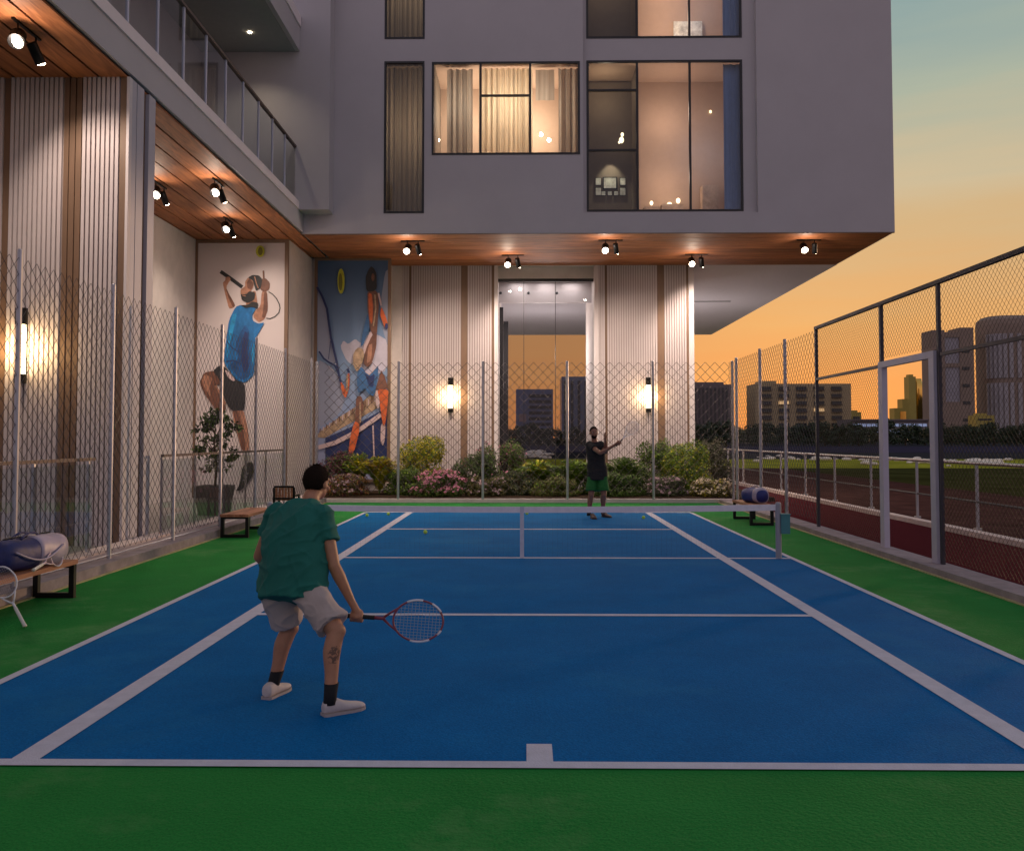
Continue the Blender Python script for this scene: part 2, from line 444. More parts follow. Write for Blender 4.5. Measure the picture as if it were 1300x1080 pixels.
def pxrect(x0, x1, yt, yb, Y):
    a = fp(x0, yb, Y); c = fp(x1, yt, Y); return (a.x, c.x, a.z, c.z)
ZT = 17.5
YR = YF + .14                               # recessed bay
W1 = pxrect(487, 539, 78, 271, YF); W1b = (W1[0], W1[1], fp(500, 50, YF).z, ZT-2)
W2 = pxrect(548, 736, 78, 197, YF)
W3 = pxrect(745, 942, 76, 269, YR); W3b = (W3[0], W3[1], fp(800, 49, YR).z, ZT-2)
BAY = pxrect(741, 960, 60, 270, YF); BAY = (BAY[0], BAY[1], BAY[2], ZT-1)
b = MB()
wall_holes(b, XE-6, XR, ZS, ZT, YF, [W1, W1b, W2, BAY], .14)
wall_holes(b, BAY[0], BAY[1], BAY[2], BAY[3], YR, [W3, W3b], .2)
b.box(XE-6, XR-.001, YF+4.5, YE, ZS+.01, ZT)          # core behind the rooms
b.quad((XR, YF, ZS), (XR, YE, ZS), (XR, YE, ZT), (XR, YF, ZT))
b.quad((XE-6, YF, ZS), (XE-6, YF, ZT), (XE-6, YE, ZT), (XE-6, YE, ZS))
b.quad((XE-6, YF, ZT), (XR, YF, ZT), (XR, YE, ZT), (XE-6, YE, ZT))
b.build('facade', 'facade', bld)
# protruding box left of the tower face
xb = fp(418, 200, YF-.55).x
b = MB(); b.box(XE-3.1, xb, YF-.55, YF-.003, fp(400, 266, YF-.55).z, ZT-.02); b.build('bay_projection', 'facade', bld)

# windows with rooms
def room(hole, Y, wall, depth=1.5, pad=.25):
    x0, x1, z0, z1 = hole; z1 = min(z1, ZT-1.2); b = MB()
    a, c, d, e = x0-pad, x1+pad, z0-.02, z1+.05
    b.quad((a, Y, d), (c, Y, d), (c, Y+depth, d), (a, Y+depth, d)); b.quad((a, Y, e), (a, Y+depth, e), (c, Y+depth, e), (c, Y, e))
    b.quad((a, Y, d), (a, Y+depth, d), (a, Y+depth, e), (a, Y, e)); b.quad((c, Y, d), (c, Y, e), (c, Y+depth, e), (c, Y+depth, d))
    b.quad((a, Y+depth, d), (c, Y+depth, d), (c, Y+depth, e), (a, Y+depth, e))
    o = b.build('room', wall, bld); return (a, c, d, e)
def curtain(x0, x1, z0, z1, Y, m, parent, pitch=.16, amp=.05, name='curtain'):
    b = MB(); n = max(8, int((x1-x0)/pitch*8)); pts = []
    for i in range(n+1):
        x = x0 + (x1-x0)*i/n
        ph = x/pitch*6.283 + 1.3*math.sin(x*3.1)
        pts.append((x, Y + amp*math.sin(ph) + .4*amp*math.sin(2.3*ph)))
    for i in range(n):
        (xa, ya), (xb_, yb) = pts[i], pts[i+1]
        b.quad((xa, ya, z0), (xb_, yb, z0), (xb_, yb, z1), (xa, ya, z1))
    return b.build(name, m, parent, smooth=True)
def win(hole, Y, vs, hs, t=.055):
    """hole, plane, vertical bars (px x), horizontal bars (px y, x0 px, x1 px)"""
    x0, x1, z0, z1 = hole; b = MB(); y0, y1 = Y-.012, Y+.06
    b.box(x0, x0+t, y0, y1, z0, z1); b.box(x1-t, x1, y0, y1, z0, z1)
    b.box(x0+t, x1-t, y0, y1, z0, z0+t); b.box(x0+t, x1-t, y0, y1, z1-t, z1)
    for u in vs:
        x = fp(u, 150, Y).x; b.box(x-t*.55, x+t*.55, y0+.004, y1-.004, z0+t, z1-t)
    for v, ua, ub in hs:
        zc = fp(700, v, Y).z; xa, xc = fp(ua, 150, Y).x, fp(ub, 150, Y).x
        b.box(xa+t*.55, xc-t*.55, y0+.002, y1-.006, zc-t*.45, zc+t*.45)
    fr = b.build('window_frame', 'dark', bld)
    b = MB(); b.quad((x0+.02, Y+.03, z0+.02), (x1-.02, Y+.03, z0+.02), (x1-.02, Y+.03, z1-.02), (x0+.02, Y+.03, z1-.02))
    b.build('pane', 'glass', fr)
    return fr
def lamp(name, kind, loc, power, color=(1, .72, .45), size=.15, target=None, angle=70, blend=.5):
    l = bpy.data.lights.new(name, kind); l.energy = power; l.color = color
    if kind == 'AREA': l.size = size
    else: l.shadow_soft_size = size
    if kind == 'SPOT': l.spot_size = R(angle); l.spot_blend = blend
    o = bpy.data.objects.new(name, l); col.objects.link(o); o.location = loc
    if target is not None:
        o.rotation_euler = (Vector(target)-Vector(loc)).to_track_quat('-Z', 'Y').to_euler()
    return o
def translucent(name, c, tr=.6):
    m = bpy.data.materials.new(name); m.use_nodes = True; t = m.node_tree; t.nodes.clear()
    o = t.nodes.new('ShaderNodeOutputMaterial'); mi = t.nodes.new('ShaderNodeMixShader'); mi.inputs[0].default_value = tr
    d = t.nodes.new('ShaderNodeBsdfDiffuse'); e = t.nodes.new('ShaderNodeBsdfTranslucent')
    g = t.nodes.new('ShaderNodeNewGeometry'); mpn = t.nodes.new('ShaderNodeMapping'); mpn.inputs['Scale'].default_value = (5, 5, .15)
    n = t.nodes.new('ShaderNodeTexNoise'); n.inputs['Scale'].default_value = 2.5; n.inputs['Detail'].default_value = 4
    t.links.new(g.outputs['Position'], mpn.inputs[0]); t.links.new(mpn.outputs[0], n.inputs[0])
    r = t.nodes.new('ShaderNodeMapRange'); r.inputs['From Min'].default_value = .3; r.inputs['From Max'].default_value = .7; r.inputs['To Min'].default_value = .78; r.inputs['To Max'].default_value = 1.12
    t.links.new(n.outputs[0], r.inputs[0])
    v = t.nodes.new('ShaderNodeVectorMath'); v.operation = 'SCALE'; v.inputs[0].default_value = c; t.links.new(r.outputs[0], v.inputs['Scale'])
    for q in (d, e): t.links.new(v.outputs[0], q.inputs[0])
    t.links.new(d.outputs[0], mi.inputs[1]); t.links.new(e.outputs[0], mi.inputs[2]); t.links.new(mi.outputs[0], o.inputs[0]); return m
M['sheer'] = translucent('sheer_curtain', (.74, .65, .50))
M['sheerd'] = translucent('sheer_taupe', (.38, .34, .29))

for h, lit in ((W1, 1), (W1b, 1)):
    room(h, YF+.15, 'roomdark', 2.5); f_ = win(h, YF, [], [])
    z1 = min(h[3], ZT-1.2)
    curtain(h[0]-.1, h[1]+.1, h[2], z1, YF+.45, 'sheerd', f_)
    lamp('room_lamp', 'POINT', ((h[0]+h[1])/2, YF+1.6, h[2]+.6*(z1-h[2])), 42, (1, .72, .46), .3)
# W2 sheer lit room
room(W2, YF+.15, 'roomwall', 1.9)
f_ = win(W2, YF, [610, 673], [(121, 610, 673)])
u2 = lambda u: fp(u, 120, YF+.45).x
curtain(u2(567), u2(600), W2[2], W2[3], YF+.5, 'sheerd', f_, .2)
curtain(u2(608), u2(676), W2[2], W2[3], YF+.45, 'sheer', f_, .15)
curtain(u2(680), u2(704), fp(690, 118, YF).z, W2[3], YF+.55, 'sheerd', f_, .3, .01)
curtain(u2(709), u2(740), W2[2], W2[3], YF+.5, 'sheerd', f_, .16)
for dx, pw in ((.18, 45), (.5, 75), (.72, 40)):
    lamp('room_lamp', 'POINT', (W2[0]+(W2[1]-W2[0])*dx, YF+1.25, W2[3]-1.0), pw*.75, (1, .80, .60), .2)
b = MB()
for u, v in ((556, 178), (588+70, 180), (687, 171), (697, 178)):
    p = fp(u, v, YF+1.5)
    b = MB(); b.ell(p, (.05, 0, 0), (0, .05, 0), (0, 0, .06), 10, 6); b.build('pendant_lamp', 'lamp', bld)
# W3 and W3b
for h, hs, top in ((W3, [(115, 745, 809), (191, 745, 809)], 0), (W3b, [], 1)):
    r3 = room(h, YR+.2, 'roomwall', 1.45, .1)
    f_ = win(h, YR, [809, 876], hs)
    z1 = min(h[3], ZT-1.2); z0 = h[2]
    xa, xc = fp(809, 150, YR).x, fp(917, 150, YR).x
    b = MB(); b.box(h[0]-.08, xa+.02, YR+1.5, YR+1.56, z0, z1); b.box(xa+.02, xa+.10, YR+.5, YR+1.6, z0, z1)
    b.build('partition', 'roomdark', bld)
    curtain(fp(918, 100, YR+.3).x, h[1]+.05, z0, z1, YR+.32, 'roomblue', f_, .2, .02, 'blind')
    lamp('room_lamp', 'POINT', (xa+.95, YR+.75, z0+(z1-z0)*.72), 30, (1, .68, .48), .3)
    lamp('room_lamp', 'POINT', (xa+.95, YR+.75, z0+(z1-z0)*.28), 26, (1, .68, .48), .3)
    lamp('room_lamp', 'POINT', (h[0]+.6, YR+.8, z1-.6), 9, (1, .76, .5), .15)
    lamp('blind_fill', 'POINT', (h[1]-.75, YR+.75, z0+(z1-z0)*.5), 7, (.55, .7, 1), .1)  # added blue fill light, no visible source, brightens the blind
# framed pictures of the lower left pane
Yp = YR+1.49
def pic(x0, x1, yt, yb, t=.035):
    x0, x1, z0, z1 = pxrect(x0, x1, yt, yb, Yp); b = MB()
    b.box(x0, x1, Yp-.03, Yp, z0, z1)
    o = b.build('picture_frame', 'dark', bld)
    b = MB(); b.box(x0+t, x1-t, Yp-.036, Yp-.031, z0+t, z1-t); b.build('picture_print', 'picture', o)
pic(765, 783.5, 225, 241)
for x in (755.5, 786.5):
    pic(x, x+8, 226, 236, .015); pic(x, x+8, 238.5, 249, .015)
for x in (763, 771, 779): pic(x, x+6, 243, 249, .012)
pl = fp(776, 200, YR+1.2)
lamp('picture_lamp', 'SPOT', (pl.x, pl.y, pl.z+.15), 34, (1, .85, .6), .03, (pl.x, Yp, pl.z-1.1), 75, .7)
softl = mat('soft_lamp', (1, 1, 1), .5, emit=(1, .75, .42), est=2.2)
# glowing pendants / table lamps in the living room
b = MB()
for u, v, yy, r_ in ((789, 178, 1.0, .07), (790, 171, 1.0, .045), (786, 181, 1.0, .03), (902, 142, 1.6, .035), (827, 258, 1.4, .05), (850, 262, 1.4, .09), (861, 255, 1.4, .06), (899, 246, 1.3, .05)):
    p = fp(u, v, YR+yy); b = MB(); b.ell(p, (r_, 0, 0), (0, r_, 0), (0, 0, r_*1.3), 10, 6); b.build('room_lamp_globe', softl, bld)
uph = mat('upholstery', (.55, .42, .32), .9, var=.3, vscale=4)                                     # sofa and chairs
for u0, u1, v0 in ((818, 838, 262), (840, 868, 259), (892, 912, 235)):
    x0, x1, z0, z1 = pxrect(u0, u1, v0, 269, YR+1.1); b = MB(); b.box(x0, x1, YR+1.1, YR+1.42, W3[2]+.001, z1); b.build('armchair', uph, bld)
# upper living room: picture and plant
b = MB(); x0, x1, z0, z1 = pxrect(855, 891, 28, 48, YR+1.6); b.box(x0, x1, YR+1.56, YR+1.6, z0, z1); b.build('wall_panel', 'picture', bld)

# soffits: wood boards
def boards_y(x0, x1, y0, y1, z, pitch, name, m):
    b = MB(); n = int(round((x1-x0)/pitch)); p = (x1-x0)/n
    for i in range(n): b.box(x0+i*p+.02, x0+(i+1)*p-.02, y0, y1, z, z+.03)
    b.box(x0, x1, y0, y1, z+.031, z+.04, 1); return b.build(name, [m, 'dark'], bld)
def boards_x(x0, x1, y0, y1, z, pitch, name, m):
    b = MB(); n = int(round((y1-y0)/pitch)); p = (y1-y0)/n
    for i in range(n): b.box(x0, x1, y0+i*p+.012, y0+(i+1)*p-.012, z, z+.03)
    b.box(x0, x1, y0, y1, z+.031, z+.04, 1); return b.build(name, [m, 'dark'], bld)
boards_x(XE+.02, XR-.06, YF+.05, YW-.02, ZS-.02, .47, 'wood_soffit', 'woodX')
b = MB(); b.box(XE-.2, XR-.002, YF+.0, YF+.05, ZS-.02, ZS+.0); b.build('soffit_trim', 'brown', bld)
boards_y(XREC-6, XE-.05, -2, YP1+2.4, ZS-.02, .44, 'wood_soffit', 'woodY')
# grey soffit behind the back wall
b = MB(); b.box(XE, XR-.002, YW, YE, ZS-.015, ZS+.005); b.build('grey_soffit', 'grayceil', bld)
b = MB(); p = gp(905, 382, ZS); b.box(p.x-.9, p.x+.7, p.y-.05, p.y+.05, ZS-.03, ZS-.016); b.build('soffit_slot', 'dark', bld)

# wing slabs
ZF1 = sp(378, 265, XE).z; ZF2 = ZF1+.2
b = MB(); b.box(XE-9, XE, -2, YF-.003, ZS+.03, ZF1); b.box(XE-9, XE-.002, YP1-.4, YP1+2.6, ZS+.03, ZS+.3)
b.build('balcony_slab', 'facade', bld)
b = MB(); b.box(XE-.30, XE+.03, -2, YF-.56, ZF1, ZF2); b.build('balcony_coping', 'coping', bld)
ZU = sp(380, 65, XE).z; ZU1 = sp(382.6, 38, XE).z
b = MB(); b.box(XE-9, XE, 8, YF-.56, ZU+.012, ZU1); b.build('upper_balcony_slab', 'facade', bld)
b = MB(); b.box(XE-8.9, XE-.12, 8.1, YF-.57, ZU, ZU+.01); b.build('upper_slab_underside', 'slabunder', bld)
b = MB(); b.box(XE-.30, XE+.03, 8, YF-.57, ZU1, ZU1+.28); b.build('balcony_coping', 'coping', bld)
p = gp(317, 41, ZU)
b = MB(); b.ell((p.x, p.y, ZU-.01), (.05, 0, 0), (0, .05, 0), (0, 0, .012), 10, 6); b.build('downlight', 'lamp', bld)
lamp('downlight_lamp', 'SPOT', (p.x, p.y, ZU-.05), 60, (1, .85, .6), .04, (p.x, p.y, 0), 120, .8)
# wing upper wall behind the balcony
XWU = XE-2.6
b = MB(); wy = [(-2, 14.0), (17.5, YF-.56)]
b.box(XWU-.2, XWU, -2, 13.2, ZF1, ZU); b.box(XWU-.2, XWU, 16.6, 17.6, ZF1, ZU); b.box(XWU-.2, XWU, 21.3, YF-.56, ZF1, ZU)
b.box(XWU-.2, XWU, 13.2, 16.6, ZF1+2.6, ZU); b.box(XWU-.2, XWU, 17.6, 21.3, ZF1+2.6, ZU)
b.box(XWU-2.2, XWU-2.0, 12, YF-.56, ZF1, ZU)
b.build('wing_wall', 'facade', bld)
for y0, y1 in ((13.2, 16.6), (17.6, 21.3)):
    b = MB()
    for a in (y0, (y0+y1)/2-.03, y1-.06): b.box(XWU-.12, XWU-.04, a, a+.06, ZF1, ZF1+2.6)
    b.box(XWU-.12, XWU-.04, y0+.06, y1-.06, ZF1+2.54, ZF1+2.6)
    fr = b.build('balcony_door', 'dark', bld)
    b = MB(); b.quad((XWU-.08, y0, ZF1), (XWU-.08, y1, ZF1), (XWU-.08, y1, ZF1+2.6), (XWU-.08, y0, ZF1+2.6)); b.build('pane', 'glass', fr)
    b = MB(); b.box(XWU-.7, XWU-.6, y0+.2, y0+1.2, ZF1, ZF1+2.5); b.build('curtain', 'curtain', fr)
# pier at upper left
b = MB(); y_ = YL-.6
xq0, xq1 = sp(165, 60, XE-1.2), None
b.box(XE-1.7, XE-1.2, 14.6, 15.2, ZF2, ZU); b.build('balcony_pier', 'facade', bld)
# balcony railing
ZR = sp(377, 188, XE-.1).z
py_ = [231, 261.5, 285, 306, 328, 345, 364, 376]
ys = [sp(u, 180, XE-.1).y for u in py_]; st = (ys[-1]-ys[0])/7
rail = []
yy = ys[-1]
while yy > 3: rail.append(yy); yy -= st
b = MB(); b.box(XE-.14, XE-.06, 3, ys[-1]+.06, ZR-.05, ZR); b.build('handrail', 'bronzerail', bld)
post0 = None
for y in rail:
    if post0 is None:
        b = MB(); b.box(XE-.12, XE-.08, y-.022, y+.022, ZF2, ZR-.05); post0 = b.build('baluster', mat('pale_baluster', (.66, .68, .80), .4, .1), bld)
        y0r = y
    else:
        o = post0.copy(); col.objects.link(o); o.location = (0, y-y0r, 0)
b = MB(); b.quad((XE-.1, 3, ZF2+.04), (XE-.1, ys[-1], ZF2+.04), (XE-.1, ys[-1], ZR-.06), (XE-.1, 3, ZR-.06)); b.build('balustrade_glass', 'glassb', bld)
# return rail seen at the top
b = MB(); b.tube([(XE-.1, ys[-1], ZR-.02), (XE-1.5, ys[-1], ZR-.02)], .03); b.build('handrail', 'bronzerail', bld)

# fluted ground-floor walls
def flutes(b, x0, x1, y, z0, z1, pitch=.075, rw=.048, dp=.045, m=0, mg=1):
    n = max(1, int(round((x1-x0)/pitch))); p = (x1-x0)/n
    b.box(x0, x1, y, y+.05, z0, z1, mg)
    for i in range(n):
        xc = x0+(i+.5)*p; b.box(xc-rw/2, xc+rw/2, y-dp, y-.001, z0, z1, m)
def wallsec(u0, u1, kind, Y, parent, top=ZS-.02):
    x0, x1 = fp(u0, 400, Y).x, fp(u1, 400, Y).x; b = MB()
    if kind == 'f': flutes(b, x0, x1, Y, .0, top); return b.build('fluted_panel', ['flute', 'flutegap'], parent)
    if kind == 'b': b.box(x0, x1, Y-.02, Y+.05, 0, top); return b.build('bronze_strip', 'brown', parent)
    if kind == 'bf': flutes(b, x0, x1, Y, 0, top, .11, .07, .03, 0, 0); return b.build('bronze_strip', 'brown', parent)
    if kind == 'l': b.box(x0, x1, Y-.07, Y+.05, 0, top); return b.build('light_trim', 'trimlight', parent)
    if kind == 'w': b.box(x0, x1, Y-.05, Y+.05, 0, top); return b.build('plaster_pilaster', 'wallbeige', parent)
for u0, u1, k in ((497, 511, 'w'), (511, 519.5, 'f'), (519.5, 522, 'b'), (522, 585.5, 'f'), (585.5, 593.5, 'b'), (593.5, 624.5, 'f'), (624.5, 627.5, 'b'), (627.5, 632, 'l'),
                  (754.5, 760, 'l'), (760, 768, 'f'), (768, 770.5, 'b'), (770.5, 834.5, 'f'), (834.5, 843, 'b'), (843, 871.5, 'f'), (871.5, 874, 'b'), (874, 880.5, 'l')):
    wallsec(u0, u1, k, YW, bld)
XD0, XD1 = fp(632, 400, YW).x, fp(754.5, 400, YW).x
XWR = fp(880.5, 400, YW).x; XWL = fp(497, 400, YW).x
b = MB(); b.box(XE-5, XD0, YW+.06, YW+4, 0, ZS-.02); b.box(XD1, XWR-.001, YW+.06, YW+4, 0, ZS-.02); b.box(XE-5, XWL-2, YW+4.01, YW+14, 0, ZS-.02)
b.build('ground_floor_core', 'wallbeige', bld)
# lobby glazing
ztr = fp(690, 355, YW+.3).z
b = MB(); b.box(XD0, XD1, YW+.25, YW+.33, ztr-.07, ztr+.02)
for u in (665, 705): x = fp(u, 400, YW+.3).x; b.box(x-.008, x+.008, YW+.27, YW+.31, .1, ztr-.07)
dfr = b.build('lobby_door', 'dark', bld)
b = MB(); b.quad((XD0, YW+.29, 0), (XD1, YW+.29, 0), (XD1, YW+.29, ztr-.07), (XD0, YW+.29, ztr-.07)); b.build('pane', 'glasst', dfr)
b = MB(); b.box(XD0, XD1, YW+.2, YW+.4, ztr+.021, ZS-.025); b.build('transom_panel', 'wallbeige', dfr)
zbk = fp(690, 384, YW+1.2).z
b = MB(); b.box(XD0, XD1, YW+1.2, YW+1.4, zbk, ztr+.3); b.box(XD0, XD1, YW+.41, YW+1.2, ztr+.1, ztr+.12); b.build('lobby_bulkhead', 'trimlight', bld)
for dx_ in (-.85, 0, .85): lamp('lobby_lamp', 'AREA', ((XD0+XD1)/2+dx_, YW+.80, ztr+.05), 10, (1, .92, .88), .5, ((XD0+XD1)/2+dx_, YW+.9, 0))
lamp('lobby_ceiling_fill', 'POINT', ((XD0+XD1)/2, YW+3.4, 4.6), 330, (1, .9, .84), .4)  # added fill without a visible fitting, brightens the ceiling behind the glass
lamp('rear_soffit_fill', 'POINT', (.6, YW+10, 4.2), 250, (1, .88, .86), .5)  # two unseen fill lights added to brighten the grey soffit
lamp('rear_soffit_fill', 'POINT', (6.6, YW+8, 3.6), 100, (1, .88, .88), .5)
b = MB()
for u in (635.5, 671, 707): p = fp(u, 372, YW+1.19); b = MB(); b.ell(p, (.045, 0, 0), (0, .03, 0), (0, 0, .045), 8, 6); b.build('bulkhead_spot', 'dark', bld)
b = MB()
for v0, v1, uu in ((395, 610, 634), ):
    x0 = XD0+.001; b.box(x0, x0+.12, YW+2, YW+2.1, 0, fp(634, 390, YW+2).z); b.box(x0, x0+.26, YW+3.6, YW+3.7, 0, fp(640, 408, YW+3.6).z)
    b.box(x0, x0+.1, YW+2.11, YW+3.6, fp(634, 400, YW+2).z-.12, fp(634, 400, YW+2).z-.02)
b.build('inner_door_frame', 'dark', bld)

# wing ground-floor wall (left), facing the camera
PXL = [(-200, 1, 'f'), (1, 9, 'b'), (9, 77, 'f'), (77, 101, 'bf'), (101, 149, 'f'), (149, 158, 'b')]
for u0, u1, k in PXL: wallsec(u0, u1, k, YL, bld)
x158 = fp(158, 400, YL).x
XC = XE - .012
b = MB(); b.box(x158, XC, YL-.05, YL+.05, 0, ZS-.02); b.build('light_trim', 'trimlight', bld)
y1c = sp(197, 230, XE).y
b = MB()
segs = [(YL+.051, YL+.20), (YL+.225, YL+.47), (YL+.66, y1c)]
for a, c in segs: b.box(XC-.25, XC, a, c, 0, ZS-.02)
b.build('column_fins', 'trimlav', bld)
b = MB(); b.box(XC-.26, XC-.06, YL+.06, y1c-.01, 0, ZS-.021); b.build('column_core', 'brown', bld)
b = MB(); b.box(XC-9, XC-.27, YL+.06, y1c, 0, ZS-.022); b.box(XREC-.3, XREC, y1c, YP1+2.8, 0, ZS-.022)
b.build('wing_core', 'wallbeige', bld)
# wall carrying the first poster, side wall, wall carrying the second
b = MB(); b.box(XREC, XS2, YP1, YP1+.3, 0, ZS-.022); b.box(XS2-.3, XS2, YP1+.301, YP2, 0, ZS-.022); b.box(XS2-.3, XWL+.02, YP2, YP2+.3, 0, ZS-.022)
b.box(XWL-.2, XWL+.02, YP2+.301, YW+.06, 0, ZS-.022)
b.build('terrace_wall', 'wallbeige', bld)

# ================================================================== POSTERS
print('STEP', round(time.time()-T0_, 1), 'POSTERS')
def cmat(n, c, r=.55): return mat(n, c, r)
pm = {'white': cmat('print_white', (.66, .58, .57)), 'shirt': mat('print_shirt', (.006, .14, .38), .55, var=.45, vscale=5, stretch=(1, 1, .5)),
      'shirtd': mat('print_shirt_fold', (.006, .07, .22), .55, var=.5, vscale=6),
      'skin': mat('print_skin', (.40, .19, .12), .55, var=.35, vscale=6), 'skind': mat('print_skin_dark', (.17, .07, .045), .55, var=.35, vscale=6),
      'black': cmat('print_black', (.018, .018, .022)), 'yellow': mat('print_yellow', (.50, .50, .02), .55, var=.3, vscale=10),
      'shirtl': mat('print_shirt_light', (.012, .25, .52), .55, var=.3, vscale=7), 'yellowd': cmat('print_olive', (.16, .15, .01)), 'cloudd': cmat('print_haze', (.30, .32, .42)), 'grey': cmat('print_grey', (.30, .29, .30)), 'orange': mat('print_orange', (.62, .12, .03), .55, var=.3, vscale=5),
      'navy': cmat('print_navy', (.015, .03, .12)), 'cloud': mat('print_cloud', (.50, .46, .54), .55, var=.15, vscale=3),
      'blue2': mat('print_denim', (.04, .13, .30), .55, var=.3, vscale=5), 'beige': mat('print_beige', (.40, .27, .17), .55, var=.5, vscale=8),
      'lpink': cmat('print_pale', (.60, .45, .45))}
skyp = bpy.data.materials.new('print_sky'); skyp.use_nodes = True
t_ = skyp.node_tree; g_ = t_.nodes.new('ShaderNodeTexCoord'); s_ = t_.nodes.new('ShaderNodeSeparateXYZ'); r_ = t_.nodes.new('ShaderNodeValToRGB')
t_.links.new(g_.outputs['Generated'], s_.inputs[0]); t_.links.new(s_.outputs[2], r_.inputs[0]); t_.links.new(r_.outputs[0], bsdf(skyp).inputs['Base Color'])
r_.color_ramp.elements[0].color = (.31, .33, .50, 1); r_.color_ramp.elements[1].color = (.06, .12, .23, 1); r_.color_ramp.elements[1].position = .95
e_ = r_.color_ramp.elements.new(.5); e_.color = (.21, .31, .48, 1)
bsdf(skyp).inputs['Roughness'].default_value = .55
def ellp(cx, cy, rx, ry, n=20, a0=0): return [(cx+rx*math.cos(2*math.pi*i/n+a0), cy+ry*math.sin(2*math.pi*i/n+a0)) for i in range(n)]
def band(pts, wd):
    l, r = [], []
    for i, p in enumerate(pts):
        a = pts[max(i-1, 0)]; c = pts[min(i+1, len(pts)-1)]
        dx, dy = c[0]-a[0], c[1]-a[1]; q = math.hypot(dx, dy) or 1
        nx, ny = -dy/q*wd/2, dx/q*wd/2; l.append((p[0]+nx, p[1]+ny)); r.append((p[0]-nx, p[1]-ny))
    return l + r[::-1]
def smooth(pts, it=1):
    for _ in range(it):
        o = []
        for i in range(len(pts)):
            a, c = pts[i], pts[(i+1) % len(pts)]
            o += [(a[0]*.83+c[0]*.17, a[1]*.83+c[1]*.17), (a[0]*.17+c[0]*.83, a[1]*.17+c[1]*.83)]
        pts = o
    return pts
def printed(parent, Y, pieces):
    names = []; b = MB()
    for i, (m_, pts, sm) in enumerate(pieces):
        if m_ not in names: names.append(m_)
        if sm: pts = smooth(pts)
        P = [fp(u, v, Y - .002*(i+1)) for u, v in pts]
        bm_area = sum(pts[j][0]*pts[(j+1) % len(pts)][1]-pts[(j+1) % len(pts)][0]*pts[j][1] for j in range(len(pts)))
        if bm_area > 0: P = P[::-1]
        b.poly(P, names.index(m_))
    o = b.build('printed_figure', [pm[n] for n in names], parent)
    # triangulate concave shapes properly
    bm = bmesh.new(); bm.from_mesh(o.data); bmesh.ops.triangulate(bm, faces=bm.faces, ngon_method='EAR_CLIP'); bm.to_mesh(o.data); bm.free()
    return o
def poster(u0, u1, v0, zb, fr, Y, label, boardmat):
    x0, x1, _, z1 = pxrect(u0, u1, v0, 600, Y)
    root = thing('wall_poster', ((x0+x1)/2, Y, zb), label, 'poster')
    b = MB(); b.box(x0+fr, x1-fr, Y-.06, Y-.002, zb+fr, z1-fr); b.build('poster_board', boardmat, root)
    b = MB(); b.box(x0, x0+fr, Y-.09, Y-.002, zb, z1); b.box(x1-fr, x1, Y-.09, Y-.002, zb, z1)
    b.box(x0+fr, x1-fr, Y-.09, Y-.002, zb, zb+fr); b.box(x0+fr, x1-fr, Y-.09, Y-.002, z1-fr, z1); b.build('poster_frame', 'brown', root)
    return root
p1 = poster(244, 367.5, 304.5, fp(300, 640, YP1).z, .10, YP1, 'tall framed poster of a leaping tennis player in a blue sleeveless top on white', pm['white'])
